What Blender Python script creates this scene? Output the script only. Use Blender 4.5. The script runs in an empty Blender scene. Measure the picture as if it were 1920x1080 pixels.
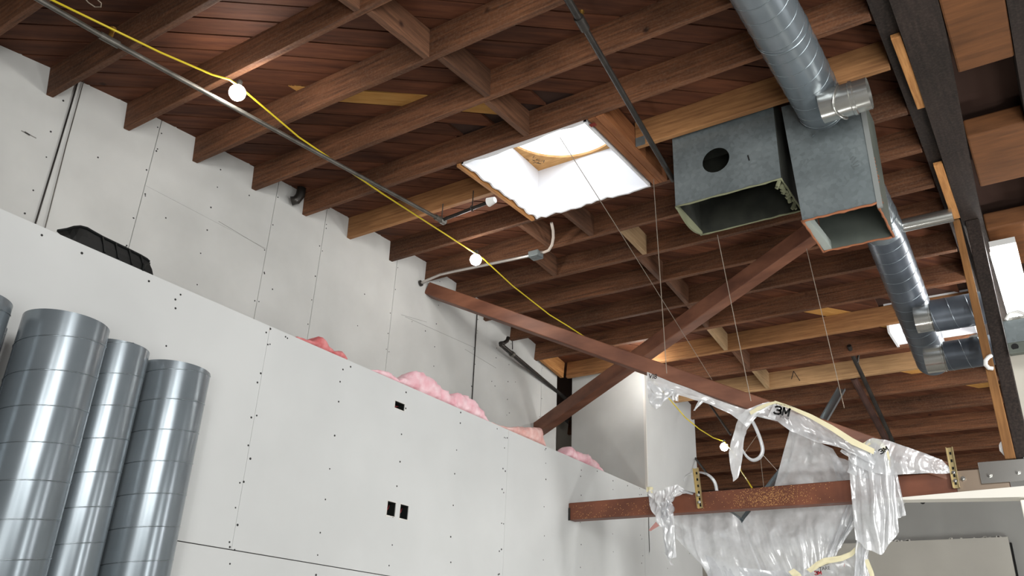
import bpy, bmesh, math, random
from mathutils import Vector, Matrix, noise
random.seed(7)
scene = bpy.context.scene
COL = scene.collection

# ---------------------------------------------------------------- camera
R_ROWS = [[0.8335496551366096, -0.20032823203559402, -0.5148432498063196],
          [0.5510023255810412, 0.3687697856102281, 0.7486022190891974],
          [0.03989247580588823, -0.9076769495092842, 0.41776924935135784]]
FPX = 1565.129
cam_data = bpy.data.cameras.new('camera'); cam = bpy.data.objects.new('camera', cam_data)
COL.objects.link(cam); scene.camera = cam
cam_data.sensor_width = 36.0; cam_data.lens = 36.0 * FPX / 1920.0
cam_data.clip_start = 0.05; cam_data.clip_end = 200
M = Matrix.Identity(4)
for i in range(3):
    M[i][0] = R_ROWS[i][0]; M[i][1] = -R_ROWS[i][1]; M[i][2] = -R_ROWS[i][2]
cam.matrix_world = M

# ---------------------------------------------------------------- world, exposure
vs = scene.view_settings
vs.view_transform = 'Standard'; vs.look = 'None'; vs.gamma = 1.0; vs.use_curve_mapping = False
vs.exposure = 0.07
world = bpy.data.worlds.new('overcast_sky'); scene.world = world; world.use_nodes = True
wn = world.node_tree.nodes; wn['Background'].inputs[0].default_value = (0.90, 0.95, 1.0, 1); wn['Background'].inputs[1].default_value = 3.6
try:
    scene.cycles.use_denoising = True
    scene.cycles.max_bounces = 7; scene.cycles.diffuse_bounces = 4; scene.cycles.transparent_max_bounces = 12
    scene.cycles.glossy_bounces = 3; scene.cycles.sample_clamp_indirect = 6
    scene.cycles.caustics_reflective = False; scene.cycles.caustics_refractive = False
except Exception:
    pass

# ---------------------------------------------------------------- lamps of the work area (behind and beside the camera), plus added fill lights
def area(name, loc, target, power, sx, sy, color=(1, 0.995, 0.975)):
    l = bpy.data.lights.new(name, 'AREA'); l.shape = 'RECTANGLE'; l.size = sx; l.size_y = sy; l.energy = power; l.color = color
    o = bpy.data.objects.new(name, l); COL.objects.link(o); o.location = loc
    d = Vector(target) - Vector(loc); o.rotation_euler = d.to_track_quat('-Z', 'Y').to_euler()
    return o
for k, (x, y) in enumerate([(0.9, 0.2), (1.7, 0.6), (2.6, 1.0), (1.2, -1.6), (2.4, -1.2)]):
    area('fluorescent_strip_lamp', (x, y, 1.9), (-3.4, 5.0, 1.4), 38, 0.10, 1.25)
area('unseen_fill_panel', (0.9, -1.3, -0.2), (-2.6, 5.0, 3.0), 95, 1.2, 1.2, (1, 0.99, 0.97))  # low unseen panel that lights the joist bottoms
area('unseen_fill_panel', (1.3, 3.2, 0.6), (-3.6, 7.6, 1.5), 50, 0.2, 1.2, (1, 1, 0.98))  # unseen panel added to brighten the boxed corner and deeper zone
area('added_floor_fill', (-1.5, 4.6, -1.2), (-4.0, 7.9, 2.2), 26, 0.4, 0.4, (1, 1, 0.97))  # unseen light added below to brighten the boxed corner, no fixture
area('unseen_fill_panel', (0.6, 7.6, -0.4), (-1.5, 11.5, 1.6), 45, 0.2, 1.2, (1, 1, 0.98))  # unseen fill panel aimed at the back wall
area('unseen_fill_panel', (2.2, 6.0, 1.3), (-3.0, 9.0, 2.2), 80, 0.3, 1.2, (1, 0.98, 0.97))  # unseen panel, general fill for the far roof

# ---------------------------------------------------------------- helpers
def ray(u, v):
    c = (u - 960.0, v - 540.0, FPX)
    return Vector([sum(R_ROWS[i][j] * c[j] for j in range(3)) for i in range(3)])
def at(u, v, ax, val):
    "the point of the picture ray that lies on the plane X, Y or Z = val"
    d = ray(u, v); return d * (val / d[ax])

class MB:
    def __init__(s): s.v = []; s.f = []
    def add(s, vs, fs):
        b = len(s.v); s.v += [tuple(p) for p in vs]; s.f += [tuple(i + b for i in f) for f in fs]; return s
    def hexa(s, p):  # p: 4 lower + 4 upper corners
        return s.add(p, [(0, 3, 2, 1), (4, 5, 6, 7), (0, 1, 5, 4), (1, 2, 6, 5), (2, 3, 7, 6), (3, 0, 4, 7)])
    def box(s, x0, x1, y0, y1, z0, z1):
        return s.hexa([(x0, y0, z0), (x1, y0, z0), (x1, y1, z0), (x0, y1, z0), (x0, y0, z1), (x1, y0, z1), (x1, y1, z1), (x0, y1, z1)])
    def bar(s, a, b, w, h, up=(0, 0, 1), tw=0.0):
        "square bar from a to b; w across, h along up"
        a = Vector(a); b = Vector(b); d = (b - a).normalized(); r = d.cross(Vector(up)).normalized(); u = r.cross(d).normalized()
        if tw: q = Matrix.Rotation(tw, 3, d); r = q @ r; u = q @ u
        p = []
        for c in (a, b):
            p += [c - r * w / 2 - u * h / 2, c + r * w / 2 - u * h / 2, c + r * w / 2 + u * h / 2, c - r * w / 2 + u * h / 2]
        return s.add(p, [(0, 1, 2, 3), (7, 6, 5, 4), (0, 4, 5, 1), (1, 5, 6, 2), (2, 6, 7, 3), (3, 7, 4, 0)])
    def tube(s, pts, r, n=10, cap=True, closed=False):
        pts = [Vector(p) for p in pts]; m = len(pts); rr = r if isinstance(r, (list, tuple)) else [r] * m
        ref = None; b = len(s.v)
        for i, p in enumerate(pts):
            if closed: d = (pts[(i + 1) % m] - pts[i - 1]).normalized()
            else: d = (pts[min(i + 1, m - 1)] - pts[max(i - 1, 0)]).normalized()
            if ref is None: ref = d.orthogonal().normalized()
            ref = (ref - d * ref.dot(d)).normalized(); q = d.cross(ref)
            for k in range(n):
                a = 2 * math.pi * k / n; s.v.append(tuple(p + (ref * math.cos(a) + q * math.sin(a)) * rr[i]))
        for i in range(m if closed else m - 1):
            for k in range(n):
                i2 = (i + 1) % m
                s.f.append((b + i * n + k, b + i * n + (k + 1) % n, b + i2 * n + (k + 1) % n, b + i2 * n + k))
        if cap and not closed:
            s.f.append(tuple(b + k for k in reversed(range(n)))); s.f.append(tuple(b + (m - 1) * n + k for k in range(n)))
        return s
    def build(s, name, mat, parent=None, smooth=False, bevel=0.0):
        me = bpy.data.meshes.new(name); me.from_pydata(s.v, [], s.f)
        bm = bmesh.new(); bm.from_mesh(me); bmesh.ops.recalc_face_normals(bm, faces=bm.faces); bm.to_mesh(me); bm.free()
        me.update()
        o = bpy.data.objects.new(name, me); COL.objects.link(o)
        if mat: me.materials.append(mat)
        if smooth:
            for p in me.polygons: p.use_smooth = True
            if smooth == 'auto':
                try: me.set_sharp_from_angle(angle=math.radians(35))
                except Exception: pass
        if bevel:
            b = o.modifiers.new('bevel', 'BEVEL'); b.width = bevel; b.segments = 2; b.limit_method = 'ANGLE'
        if parent: o.parent = parent; o.matrix_parent_inverse = parent.matrix_world.inverted() if parent.type != 'EMPTY' else Matrix.Translation(-parent.location)
        return o

def tag(o, label=None, cat=None, group=None, kind=None):
    if label: o['label'] = label
    if cat: o['category'] = cat
    if group: o['group'] = group
    if kind: o['kind'] = kind
    return o
def empty(name, loc=(0, 0, 0), label=None, cat=None, group=None, kind=None):
    o = bpy.data.objects.new(name, None); COL.objects.link(o); o.location = loc; o.empty_display_size = 0.1
    return tag(o, label, cat, group, kind)

# ---------------------------------------------------------------- materials
def mat(name, base, rough=0.6, metal=0.0, **kw):
    m = bpy.data.materials.new(name); m.use_nodes = True; nt = m.node_tree; p = nt.nodes['Principled BSDF']
    p.inputs['Base Color'].default_value = (*base, 1); p.inputs['Roughness'].default_value = rough; p.inputs['Metallic'].default_value = metal
    if 'spec' in kw: p.inputs['Specular IOR Level'].default_value = kw['spec']
    if 'emit' in kw:
        p.inputs['Emission Color'].default_value = (*kw['emit'], 1); p.inputs['Emission Strength'].default_value = kw['power']
    return m
def nd(nt, t, **kw):
    n = nt.nodes.new(t)
    for k, v in kw.items(): setattr(n, k, v)
    return n
def srgb(r, g, b):
    f = lambda c: (c / 255 / 12.92) if c / 255 <= 0.04045 else ((c / 255 + 0.055) / 1.055) ** 2.4
    return (f(r), f(g), f(b))
def wood(name, dark, light, scale=(1, 1, 1), grain=18.0, rough=0.72, rnd=0.5, bump=0.15, dust=0.0, axis=None):
    "streaky grain: noise stretched along the board, per object variation, blotches"
    m = bpy.data.materials.new(name); m.use_nodes = True; nt = m.node_tree; L = nt.links; p = nt.nodes['Principled BSDF']
    tc = nd(nt, 'ShaderNodeTexCoord'); mp = nd(nt, 'ShaderNodeMapping'); mp.inputs['Scale'].default_value = scale
    if axis: mp.inputs['Rotation'].default_value = axis
    oi = nd(nt, 'ShaderNodeObjectInfo'); ad = nd(nt, 'ShaderNodeVectorMath', operation='ADD')
    mu = nd(nt, 'ShaderNodeMath', operation='MULTIPLY'); mu.inputs[1].default_value = 37.0
    L.new(oi.outputs['Random'], mu.inputs[0]); L.new(tc.outputs['Object'], ad.inputs[0]); L.new(mu.outputs[0], ad.inputs[1])
    if axis:
        m1 = nd(nt, 'ShaderNodeMapping'); m1.inputs['Rotation'].default_value = axis; L.new(ad.outputs[0], m1.inputs[0])
        mp.inputs['Rotation'].default_value = (0, 0, 0); L.new(m1.outputs[0], mp.inputs[0])
    else: L.new(ad.outputs[0], mp.inputs[0])
    n1 = nd(nt, 'ShaderNodeTexNoise'); n1.inputs['Scale'].default_value = grain; n1.inputs['Detail'].default_value = 6; n1.inputs['Roughness'].default_value = 0.65
    L.new(mp.outputs[0], n1.inputs['Vector'])
    n2 = nd(nt, 'ShaderNodeTexNoise'); n2.inputs['Scale'].default_value = 1.6; n2.inputs['Detail'].default_value = 3; L.new(ad.outputs[0], n2.inputs['Vector'])
    r = nd(nt, 'ShaderNodeValToRGB'); r.color_ramp.elements[0].position = 0.3; r.color_ramp.elements[1].position = 0.72
    r.color_ramp.elements[0].color = (*dark, 1); r.color_ramp.elements[1].color = (*light, 1); L.new(n1.outputs['Fac'], r.inputs[0])
    # blotches and per board value
    mr = nd(nt, 'ShaderNodeMapRange'); mr.inputs['From Min'].default_value = 0.3; mr.inputs['From Max'].default_value = 0.7
    mr.inputs['To Min'].default_value = 0.72; mr.inputs['To Max'].default_value = 1.22; L.new(n2.outputs['Fac'], mr.inputs['Value'])
    mr2 = nd(nt, 'ShaderNodeMapRange'); mr2.inputs['To Min'].default_value = 1 - rnd * 0.5; mr2.inputs['To Max'].default_value = 1 + rnd * 0.5; L.new(oi.outputs['Random'], mr2.inputs['Value'])
    mm = nd(nt, 'ShaderNodeMath', operation='MULTIPLY'); L.new(mr.outputs[0], mm.inputs[0]); L.new(mr2.outputs[0], mm.inputs[1])
    vm = nd(nt, 'ShaderNodeVectorMath', operation='SCALE'); L.new(r.outputs[0], vm.inputs[0]); L.new(mm.outputs[0], vm.inputs['Scale'])
    out = vm.outputs[0]
    # knots
    vo = nd(nt, 'ShaderNodeTexVoronoi'); vo.inputs['Scale'].default_value = 2.2; L.new(ad.outputs[0], vo.inputs['Vector'])
    kr = nd(nt, 'ShaderNodeMapRange'); kr.inputs['From Min'].default_value = 0.02; kr.inputs['From Max'].default_value = 0.06; L.new(vo.outputs['Distance'], kr.inputs['Value'])
    kx = nd(nt, 'ShaderNodeMix', data_type='RGBA'); kx.inputs[6].default_value = (dark[0] * 0.5, dark[1] * 0.45, dark[2] * 0.45, 1)
    L.new(kr.outputs[0], kx.inputs[0]); L.new(out, kx.inputs[7]); out = kx.outputs[2]
    if dust:
        n3 = nd(nt, 'ShaderNodeTexNoise'); n3.inputs['Scale'].default_value = 70; n3.inputs['Detail'].default_value = 4; L.new(ad.outputs[0], n3.inputs['Vector'])
        dr = nd(nt, 'ShaderNodeMapRange'); dr.inputs['From Min'].default_value = 0.45; dr.inputs['From Max'].default_value = 0.8; dr.inputs['To Max'].default_value = dust; L.new(n3.outputs['Fac'], dr.inputs['Value'])
        dx = nd(nt, 'ShaderNodeMix', data_type='RGBA'); dx.inputs[7].default_value = (*srgb(170, 150, 130), 1); L.new(dr.outputs[0], dx.inputs[0]); L.new(out, dx.inputs[6]); out = dx.outputs[2]
    L.new(out, p.inputs['Base Color']); p.inputs['Roughness'].default_value = rough; p.inputs['Specular IOR Level'].default_value = 0.3
    bp = nd(nt, 'ShaderNodeBump'); bp.inputs['Strength'].default_value = bump; bp.inputs['Distance'].default_value = 0.004
    L.new(n1.outputs['Fac'], bp.inputs['Height']); L.new(bp.outputs[0], p.inputs['Normal'])
    return m
def blotch(name, a, b, scale=2.0, rough=0.8, metal=0.0, bump=0.0, detail=4, vor=0.0, r2=None, stretch=(1, 1, 1)):
    m = bpy.data.materials.new(name); m.use_nodes = True; nt = m.node_tree; L = nt.links; p = nt.nodes['Principled BSDF']
    tc = nd(nt, 'ShaderNodeTexCoord'); mp = nd(nt, 'ShaderNodeMapping'); mp.inputs['Scale'].default_value = stretch
    L.new(tc.outputs['Object'], mp.inputs[0])
    n1 = nd(nt, 'ShaderNodeTexNoise'); n1.inputs['Scale'].default_value = scale; n1.inputs['Detail'].default_value = detail
    L.new(mp.outputs[0], n1.inputs['Vector'])
    r = nd(nt, 'ShaderNodeValToRGB'); r.color_ramp.elements[0].position = 0.32; r.color_ramp.elements[1].position = 0.68
    r.color_ramp.elements[0].color = (*a, 1); r.color_ramp.elements[1].color = (*b, 1); L.new(n1.outputs['Fac'], r.inputs[0])
    out = r.outputs[0]
    if vor:
        vo = nd(nt, 'ShaderNodeTexVoronoi'); vo.inputs['Scale'].default_value = vor; L.new(tc.outputs['Object'], vo.inputs['Vector'])
        bw = nd(nt, 'ShaderNodeRGBToBW'); L.new(vo.outputs['Color'], bw.inputs[0])
        k = nd(nt, 'ShaderNodeMapRange'); k.inputs['To Min'].default_value = 0.85; k.inputs['To Max'].default_value = 1.12; L.new(bw.outputs[0], k.inputs['Value'])
        vm = nd(nt, 'ShaderNodeVectorMath', operation='SCALE'); L.new(out, vm.inputs[0]); L.new(k.outputs[0], vm.inputs['Scale']); out = vm.outputs[0]
    L.new(out, p.inputs['Base Color']); p.inputs['Roughness'].default_value = rough; p.inputs['Metallic'].default_value = metal
    if r2 is not None:
        k = nd(nt, 'ShaderNodeMapRange'); k.inputs['To Min'].default_value = rough; k.inputs['To Max'].default_value = r2; L.new(n1.outputs['Fac'], k.inputs['Value']); L.new(k.outputs[0], p.inputs['Roughness'])
    if bump:
        bp = nd(nt, 'ShaderNodeBump'); bp.inputs['Strength'].default_value = bump; bp.inputs['Distance'].default_value = 0.01
        L.new(n1.outputs['Fac'], bp.inputs['Height']); L.new(bp.outputs[0], p.inputs['Normal'])
    return m
def plastic(name, base, clear=0.3, rough=0.25, noise_s=0.0):
    m = bpy.data.materials.new(name); m.use_nodes = True; nt = m.node_tree; L = nt.links
    for n in list(nt.nodes):
        if n.type != 'OUTPUT_MATERIAL': nt.nodes.remove(n)
    out = nt.nodes['Material Output']
    d = nd(nt, 'ShaderNodeBsdfDiffuse'); d.inputs[0].default_value = (*base, 1)
    t = nd(nt, 'ShaderNodeBsdfTranslucent'); t.inputs[0].default_value = (*base, 1)
    g = nd(nt, 'ShaderNodeBsdfGlossy'); g.inputs[0].default_value = (1, 1, 1, 1); g.inputs['Roughness'].default_value = rough
    c = nd(nt, 'ShaderNodeBsdfTransparent'); c.inputs[0].default_value = (0.96, 0.97, 0.98, 1)
    a = nd(nt, 'ShaderNodeMixShader'); a.inputs[0].default_value = 0.4; L.new(d.outputs[0], a.inputs[1]); L.new(t.outputs[0], a.inputs[2])
    b = nd(nt, 'ShaderNodeMixShader'); b.inputs[0].default_value = 0.16; L.new(a.outputs[0], b.inputs[1]); L.new(g.outputs[0], b.inputs[2])
    e = nd(nt, 'ShaderNodeMixShader'); L.new(b.outputs[0], e.inputs[1]); L.new(c.outputs[0], e.inputs[2])
    tc = nd(nt, 'ShaderNodeTexCoord'); n = nd(nt, 'ShaderNodeTexNoise'); n.inputs['Scale'].default_value = 9; n.inputs['Detail'].default_value = 5; L.new(tc.outputs['Object'], n.inputs['Vector'])
    k = nd(nt, 'ShaderNodeMapRange'); k.inputs['From Min'].default_value = 0.3; k.inputs['From Max'].default_value = 0.7
    k.inputs['To Min'].default_value = max(0, clear - 0.14); k.inputs['To Max'].default_value = clear + 0.14; L.new(n.outputs['Fac'], k.inputs['Value']); L.new(k.outputs[0], e.inputs[0])
    bp = nd(nt, 'ShaderNodeBump'); bp.inputs['Strength'].default_value = 0.35; bp.inputs['Distance'].default_value = 0.012
    n4 = nd(nt, 'ShaderNodeTexNoise'); n4.inputs['Scale'].default_value = 24; n4.inputs['Detail'].default_value = 3; L.new(tc.outputs['Object'], n4.inputs['Vector'])
    L.new(n4.outputs['Fac'], bp.inputs['Height']); L.new(bp.outputs[0], g.inputs['Normal']); L.new(bp.outputs[0], d.inputs['Normal'])
    L.new(e.outputs[0], out.inputs[0]); return m

W_JOIST = wood('old_joist_wood', srgb(66, 41, 27), srgb(120, 79, 53), (0.35, 6, 6), 9, dust=0.12)
W_PLANK = wood('old_deck_wood', srgb(66, 37, 25), srgb(106, 64, 42), (0.35, 4, 0.35), 6, axis=(0, 0, -0.733), rnd=0.45)
W_NEWPLANK = wood('new_deck_wood', srgb(176, 124, 62), srgb(206, 158, 92), (0.4, 5, 5), 8, axis=(0, 0, -0.733), rnd=0.2)
W_NEW = wood('new_lumber', srgb(120, 82, 52), srgb(170, 124, 80), (0.35, 6, 6), 9, rnd=0.15)
W_PALE = wood('pale_new_lumber', srgb(148, 114, 80), srgb(194, 156, 112), (0.35, 6, 6), 9, rnd=0.1)
W_NEWY = wood('new_lumber_crosswise', srgb(150, 98, 54), srgb(204, 150, 92), (6, 0.35, 6), 9, rnd=0.15)
W_HEAD = wood('header_lumber', srgb(118, 72, 44), srgb(158, 104, 66), (6, 0.35, 6), 9, rnd=0.1)
W_BLOCK = wood('old_blocking_wood', srgb(74, 50, 36), srgb(118, 82, 60), (6, 0.35, 6), 9)
W_CHORD = wood('black_brown_chord_wood', srgb(28, 22, 19), srgb(48, 38, 34), (6, 0.3, 6), 8, rnd=0.2, dust=0.06)
W_SPACER = wood('orange_brown_spacer_wood', srgb(88, 56, 32), srgb(118, 76, 44), (0.5, 4, 4), 6, rnd=0.3)
STEEL = blotch('red_brown_primed_steel', srgb(96, 58, 42), srgb(132, 86, 64), 3.0, 0.5, 0.1, stretch=(0.6, 3, 3))
STEEL2 = blotch('rust_brown_steel', srgb(88, 48, 32), srgb(120, 70, 48), 4.0, 0.5, 0.1)
SAW = mat('pale_wood_dust', srgb(196, 150, 96), 0.9)
DRY = blotch('grey_white_drywall_paper', srgb(196, 198, 197), srgb(205, 207, 206), 1.3, 0.85)
DRY2 = blotch('worn_drywall_paper', srgb(190, 191, 188), srgb(204, 205, 202), 2.2, 0.88)
GREYW = blotch('grey_back_wall', srgb(150, 150, 146), srgb(162, 162, 158), 1.0, 0.85)
BEIGEW = blotch('beige_drywall', srgb(176, 173, 164), srgb(190, 187, 178), 1.0, 0.85)
GYP = mat('gypsum_edge', srgb(215, 212, 206), 0.9)
SCREW = mat('black_screw_head', (0.012, 0.012, 0.012), 0.5)
CONC = blotch('concrete_floor', srgb(120, 118, 112), srgb(146, 143, 136), 1.2, 0.7)
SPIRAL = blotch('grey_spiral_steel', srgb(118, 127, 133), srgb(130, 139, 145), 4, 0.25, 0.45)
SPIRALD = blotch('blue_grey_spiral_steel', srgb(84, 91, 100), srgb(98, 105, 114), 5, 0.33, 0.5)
SEAM = mat('bright_lock_seam', srgb(150, 160, 166), 0.28, 0.85)
GALV = blotch('galvanized_sheet', srgb(108, 117, 119), srgb(133, 142, 144), 3.0, 0.38, 0.42, vor=42, r2=0.5)
DARKIN = blotch('near_black_duct_inside', srgb(30, 32, 27), srgb(48, 50, 42), 8, 0.95)  # near-black colour for the inner sheets of the wide box
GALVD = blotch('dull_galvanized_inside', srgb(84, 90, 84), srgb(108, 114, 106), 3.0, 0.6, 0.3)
SHINY = mat('bright_galvanized', srgb(205, 205, 200), 0.22, 0.9)
STUD = mat('galvanized_stud_steel', srgb(170, 180, 184), 0.3, 0.85)
GOLD = mat('yellow_zinc_strut', srgb(196, 178, 132), 0.35, 0.75)
SEAL = mat('orange_duct_sealant', srgb(150, 94, 62), 0.8)
LINER = mat('olive_duct_liner', srgb(120, 122, 96), 0.95)
BLACK = mat('black_hole', (0.004, 0.004, 0.004), 0.9)
BPIPE = blotch('black_iron_pipe', srgb(42, 40, 38), srgb(66, 62, 58), 8, 0.42, 0.5)
GPIPE = blotch('grey_steel_pipe', srgb(96, 94, 88), srgb(132, 129, 122), 8, 0.35, 0.7)
BRASS = mat('brass', srgb(168, 132, 66), 0.3, 0.9)
WHITE = mat('white_plastic', srgb(225, 225, 222), 0.5)
EMT = mat('emt_conduit', srgb(196, 190, 184), 0.32, 0.7)
YEL = mat('yellow_cable_jacket', srgb(214, 190, 40), 0.45)
TRAY = mat('black_ridged_plastic', (0.008, 0.009, 0.009), 0.6, spec=0.15)
WIREM = mat('thin_grey_wire', srgb(150, 138, 124), 0.5, 0.5)
PINK = blotch('pink_fibre', srgb(224, 166, 176), srgb(238, 206, 211), 14, 0.95, bump=0.6)
PINKR = blotch('red_pink_fibre', srgb(190, 92, 92), srgb(222, 150, 150), 14, 0.95, bump=0.6)
PINKO = blotch('salmon_fibre', srgb(214, 160, 152), srgb(232, 198, 192), 14, 0.95, bump=0.6)
SHAFT = mat('white_shaft_paint', srgb(232, 232, 234), 0.8)
PLY = wood('plywood_curb', srgb(150, 108, 62), srgb(196, 152, 98), (1, 5, 5), 8, rnd=0.1)
POLY = plastic('milky_poly_sheet', (0.88, 0.90, 0.92), 0.26)
POLY2 = plastic('clear_poly_sheet', (0.86, 0.88, 0.91), 0.42)
POLY3 = plastic('white_poly_sheet', (0.93, 0.94, 0.95), 0.10)
TAPE = mat('cream_masking_tape', srgb(222, 214, 178), 0.7)
INK = mat('black_print', (0.015, 0.015, 0.015), 0.6)
INKR = mat('red_print', srgb(170, 30, 40), 0.6)
BULB = mat('lit_bulb', (1, 1, 1), 0.4, emit=(1.0, 0.97, 0.93), power=130)
TUBE = mat('lit_fluorescent_tube', (1, 1, 1), 0.4, emit=(1.0, 0.98, 0.95), power=45)
dm = bpy.data.materials.new('milky_acrylic_dome'); dm.use_nodes = True
_nt = dm.node_tree; _t = nd(_nt, 'ShaderNodeBsdfTranslucent'); _t.inputs[0].default_value = (0.95, 0.96, 0.97, 1); _c = nd(_nt, 'ShaderNodeBsdfTransparent')
_x = nd(_nt, 'ShaderNodeMixShader'); _x.inputs[0].default_value = 0.5; _nt.links.new(_t.outputs[0], _x.inputs[1]); _nt.links.new(_c.outputs[0], _x.inputs[2]); _nt.links.new(_x.outputs[0], _nt.nodes['Material Output'].inputs[0])
DOME = dm

# ---------------------------------------------------------------- main dimensions (metres)
S = 4.6 / 3.9
FLOOR = -1.75
XU, XH = -4.6, -3.62          # upper wall, half-height wall
HT = 1.725                    # top of the half-height wall
JY = [0.255, 0.665, 1.075, 1.485, 1.901, 2.335, 2.764, 3.186, 3.605, 4.047, 4.465, 4.855, 5.261, 5.665, 6.075, 6.497, 6.895, 7.305, 7.715, 8.125, 8.535, 8.945, 9.355]
JZ = [2.30, 2.39, 2.465, 2.528, 2.582, 2.622, 2.663, 2.69, 2.712, 2.731, 2.742, 2.722, 2.70, 2.66, 2.608, 2.55, 2.49, 2.435, 2.375, 2.30, 2.205, 2.115, 2.02]
JY = [y * S for y in JY]; JZ = [z * S for z in JZ]
PY = [-6.0, -3.0, -1.2] + JY + [11.8, 13.0]; PZ = [1.9, 2.15, 2.45] + JZ + [2.16, 1.75]
def roofz(y):
    for i in range(len(PY) - 1):
        if y <= PY[i + 1] or i == len(PY) - 2:
            t = (y - PY[i]) / (PY[i + 1] - PY[i]); return PZ[i] + t * (PZ[i + 1] - PZ[i])
def slope(y): return (roofz(y + 0.25) - roofz(y - 0.25)) / 0.5
JH = 0.188
def deckz(y): return roofz(y) + JH * math.sqrt(1 + slope(y) ** 2) - 0.002
XL, XC = XU, -0.40           # joist run from the wall to the truss
YB, YR = 11.5, -5.5          # back wall, rear wall
SKY = (-3.08, -2.11, JY[7] + 0.042, JY[9])   # skylight well x0,x1,y0,y1 (between the 5th and 7th joists in view)
SKZ = 3.64
SKY2 = (-1.12, -0.46, JY[15] + 0.042, JY[16])
def J(i): return JY[i + 2], JZ[i + 2]       # i = 1 is the first joist whose end shows at the left wall

# ---------------------------------------------------------------- setting: floor, walls
f = MB().box(-6, 7, YR - 0.2, YB + 0.6, FLOOR - 0.1, FLOOR).build('floor', CONC); tag(f, kind='structure')

def clipped(y0, y1, z0, top, x0, x1):
    "wall slab between x0,x1 whose top follows top(y)"
    m = MB(); n = max(1, int((y1 - y0) / 0.2)); lo = []; hi = []
    for i in range(n + 1):
        y = y0 + (y1 - y0) * i / n; lo.append(y); hi.append(top(y))
    vs = []; fs = []
    for i, y in enumerate(lo): vs += [(x0, y, z0), (x1, y, z0), (x1, y, hi[i]), (x0, y, hi[i])]
    for i in range(n):
        a = 4 * i; b = a + 4
        fs += [(a, a + 1, b + 1, b), (a + 1, a + 2, b + 2, b + 1), (a + 2, a + 3, b + 3, b + 2), (a + 3, a, b, b + 3)]
    fs += [(0, 3, 2, 1), (4 * n, 4 * n + 1, 4 * n + 2, 4 * n + 3)]
    return m.add(vs, fs)

wall = empty('wall_left', (XU, 2, FLOOR), kind='structure')
clipped(YR, 7.66, FLOOR, lambda y: deckz(y) - 0.01, XU - 0.14, XU - 0.016).build('wall_core', GYP, wall)
g = 0.0025
up_seams = [(-5.4, -1.6), (-1.6, 0.0), (0.0, 1.25), (1.25, 2.475), (3.49, 4.0), (4.0, 4.88), (4.88, 6.10), (6.10, 7.33), (7.33, 7.66)]
for a, b in up_seams:
    clipped(a + g, b - g, FLOOR, lambda y: deckz(y) + 0.004, XU - 0.016, XU).build('drywall_sheet', DRY2, wall)
clipped(2.475 + g, 3.49 - g, FLOOR, lambda y: 2.75 - g * 0.3, XU - 0.016, XU).build('drywall_sheet', DRY2, wall)
clipped(2.475 + g, 3.49 - g, 2.75 + g * 0.2, lambda y: deckz(y) + 0.004, XU - 0.016, XU).build('drywall_sheet', DRY2, wall)
def dots(spots, x, r=0.0055):
    m = MB()
    for (y, z) in spots:
        n = 6; rr = r * random.uniform(0.7, 1.15); b = [(x + 0.0012, y + rr * math.cos(2 * math.pi * k / n), z + rr * math.sin(2 * math.pi * k / n)) for k in range(n)]
        c = [(x - 0.002, p[1], p[2]) for p in b]
        m.add(b + c, [tuple(range(n))] + [(k, k + n, (k + 1) % n + n, (k + 1) % n) for k in range(n)])
    return m
sp = []
for y in [2.475, 3.49, 4.0, 4.88, 6.10, 7.33, 2.98, 1.85, 1.25, 5.49, 6.7]:
    edge = y in (2.475, 3.49, 4.0, 4.88, 6.10, 7.33)
    z = 1.0
    while z < roofz(y) + 0.1:
        z += random.uniform(0.14, 0.24)
        sp.append((y + (random.choice((-0.016, 0.016)) if edge else random.uniform(-0.015, 0.015)), z))
        if edge and random.random() < 0.6: sp.append((y + random.choice((-0.02, 0.02)), z + random.uniform(-0.04, 0.04)))
for k in range(26): sp.append((random.uniform(1.2, 7.5), random.uniform(1.9, 3.1)))
o = dots(sp, XU, 0.0058).build('screw_heads', SCREW, wall); o['kind'] = 'stuff'
# scuff marks and pencil lines on the sheets
m = MB()
for (u0, v0, u1, v1, w) in [(40, 245, 68, 259, 0.006), (46, 247, 56, 254, 0.012), (410, 415, 497, 467, 0.002),
                            (752, 590, 800, 604, 0.0015), (760, 594, 890, 652, 0.0015), (872, 655, 930, 690, 0.0015)]:
    a = at(u0, v0, 0, XU + 0.0012); b = at(u1, v1, 0, XU + 0.0012); m.bar(a, b, 0.002, w, up=(0, -(b - a).z, (b - a).y))
m.build('scuff_marks', mat('pencil_grey', srgb(140, 138, 134), 0.9), wall)['kind'] = 'stuff'

# half-height wall in front of it
half = empty('wall_left_low', (XH, 3, FLOOR), kind='structure')
MB().box(XH - 0.13, XH - 0.075, YR, 9.2, FLOOR, HT - 0.03).build('stud_core', GYP, half)
MB().box(XH - 0.14, XH - 0.001, YR, 7.84, HT - 0.03, HT - 0.004).build('top_plate', W_NEWY, half)
HOLES = [(3.96, 4.08, 1.555, 1.60, 'h'), (3.985, 4.055, 0.855, 0.945, 'v'), (4.115, 4.185, 0.865, 0.945, 'v')]
hp = [at(741, 751, 0, XH), at(758, 768, 0, XH)]; HOLES[0] = (hp[0].y, hp[1].y, at(741, 764.5, 0, XH).z, hp[0].z)
hp = [at(727, 939, 0, XH), at(740, 969, 0, XH)]; HOLES[1] = (hp[0].y, hp[1].y, at(727, 966, 0, XH).z, hp[0].z)
hp = [at(751, 945, 0, XH), at(764, 974, 0, XH)]; HOLES[2] = (hp[0].y, hp[1].y, at(752, 972, 0, XH).z, hp[0].z)
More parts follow.
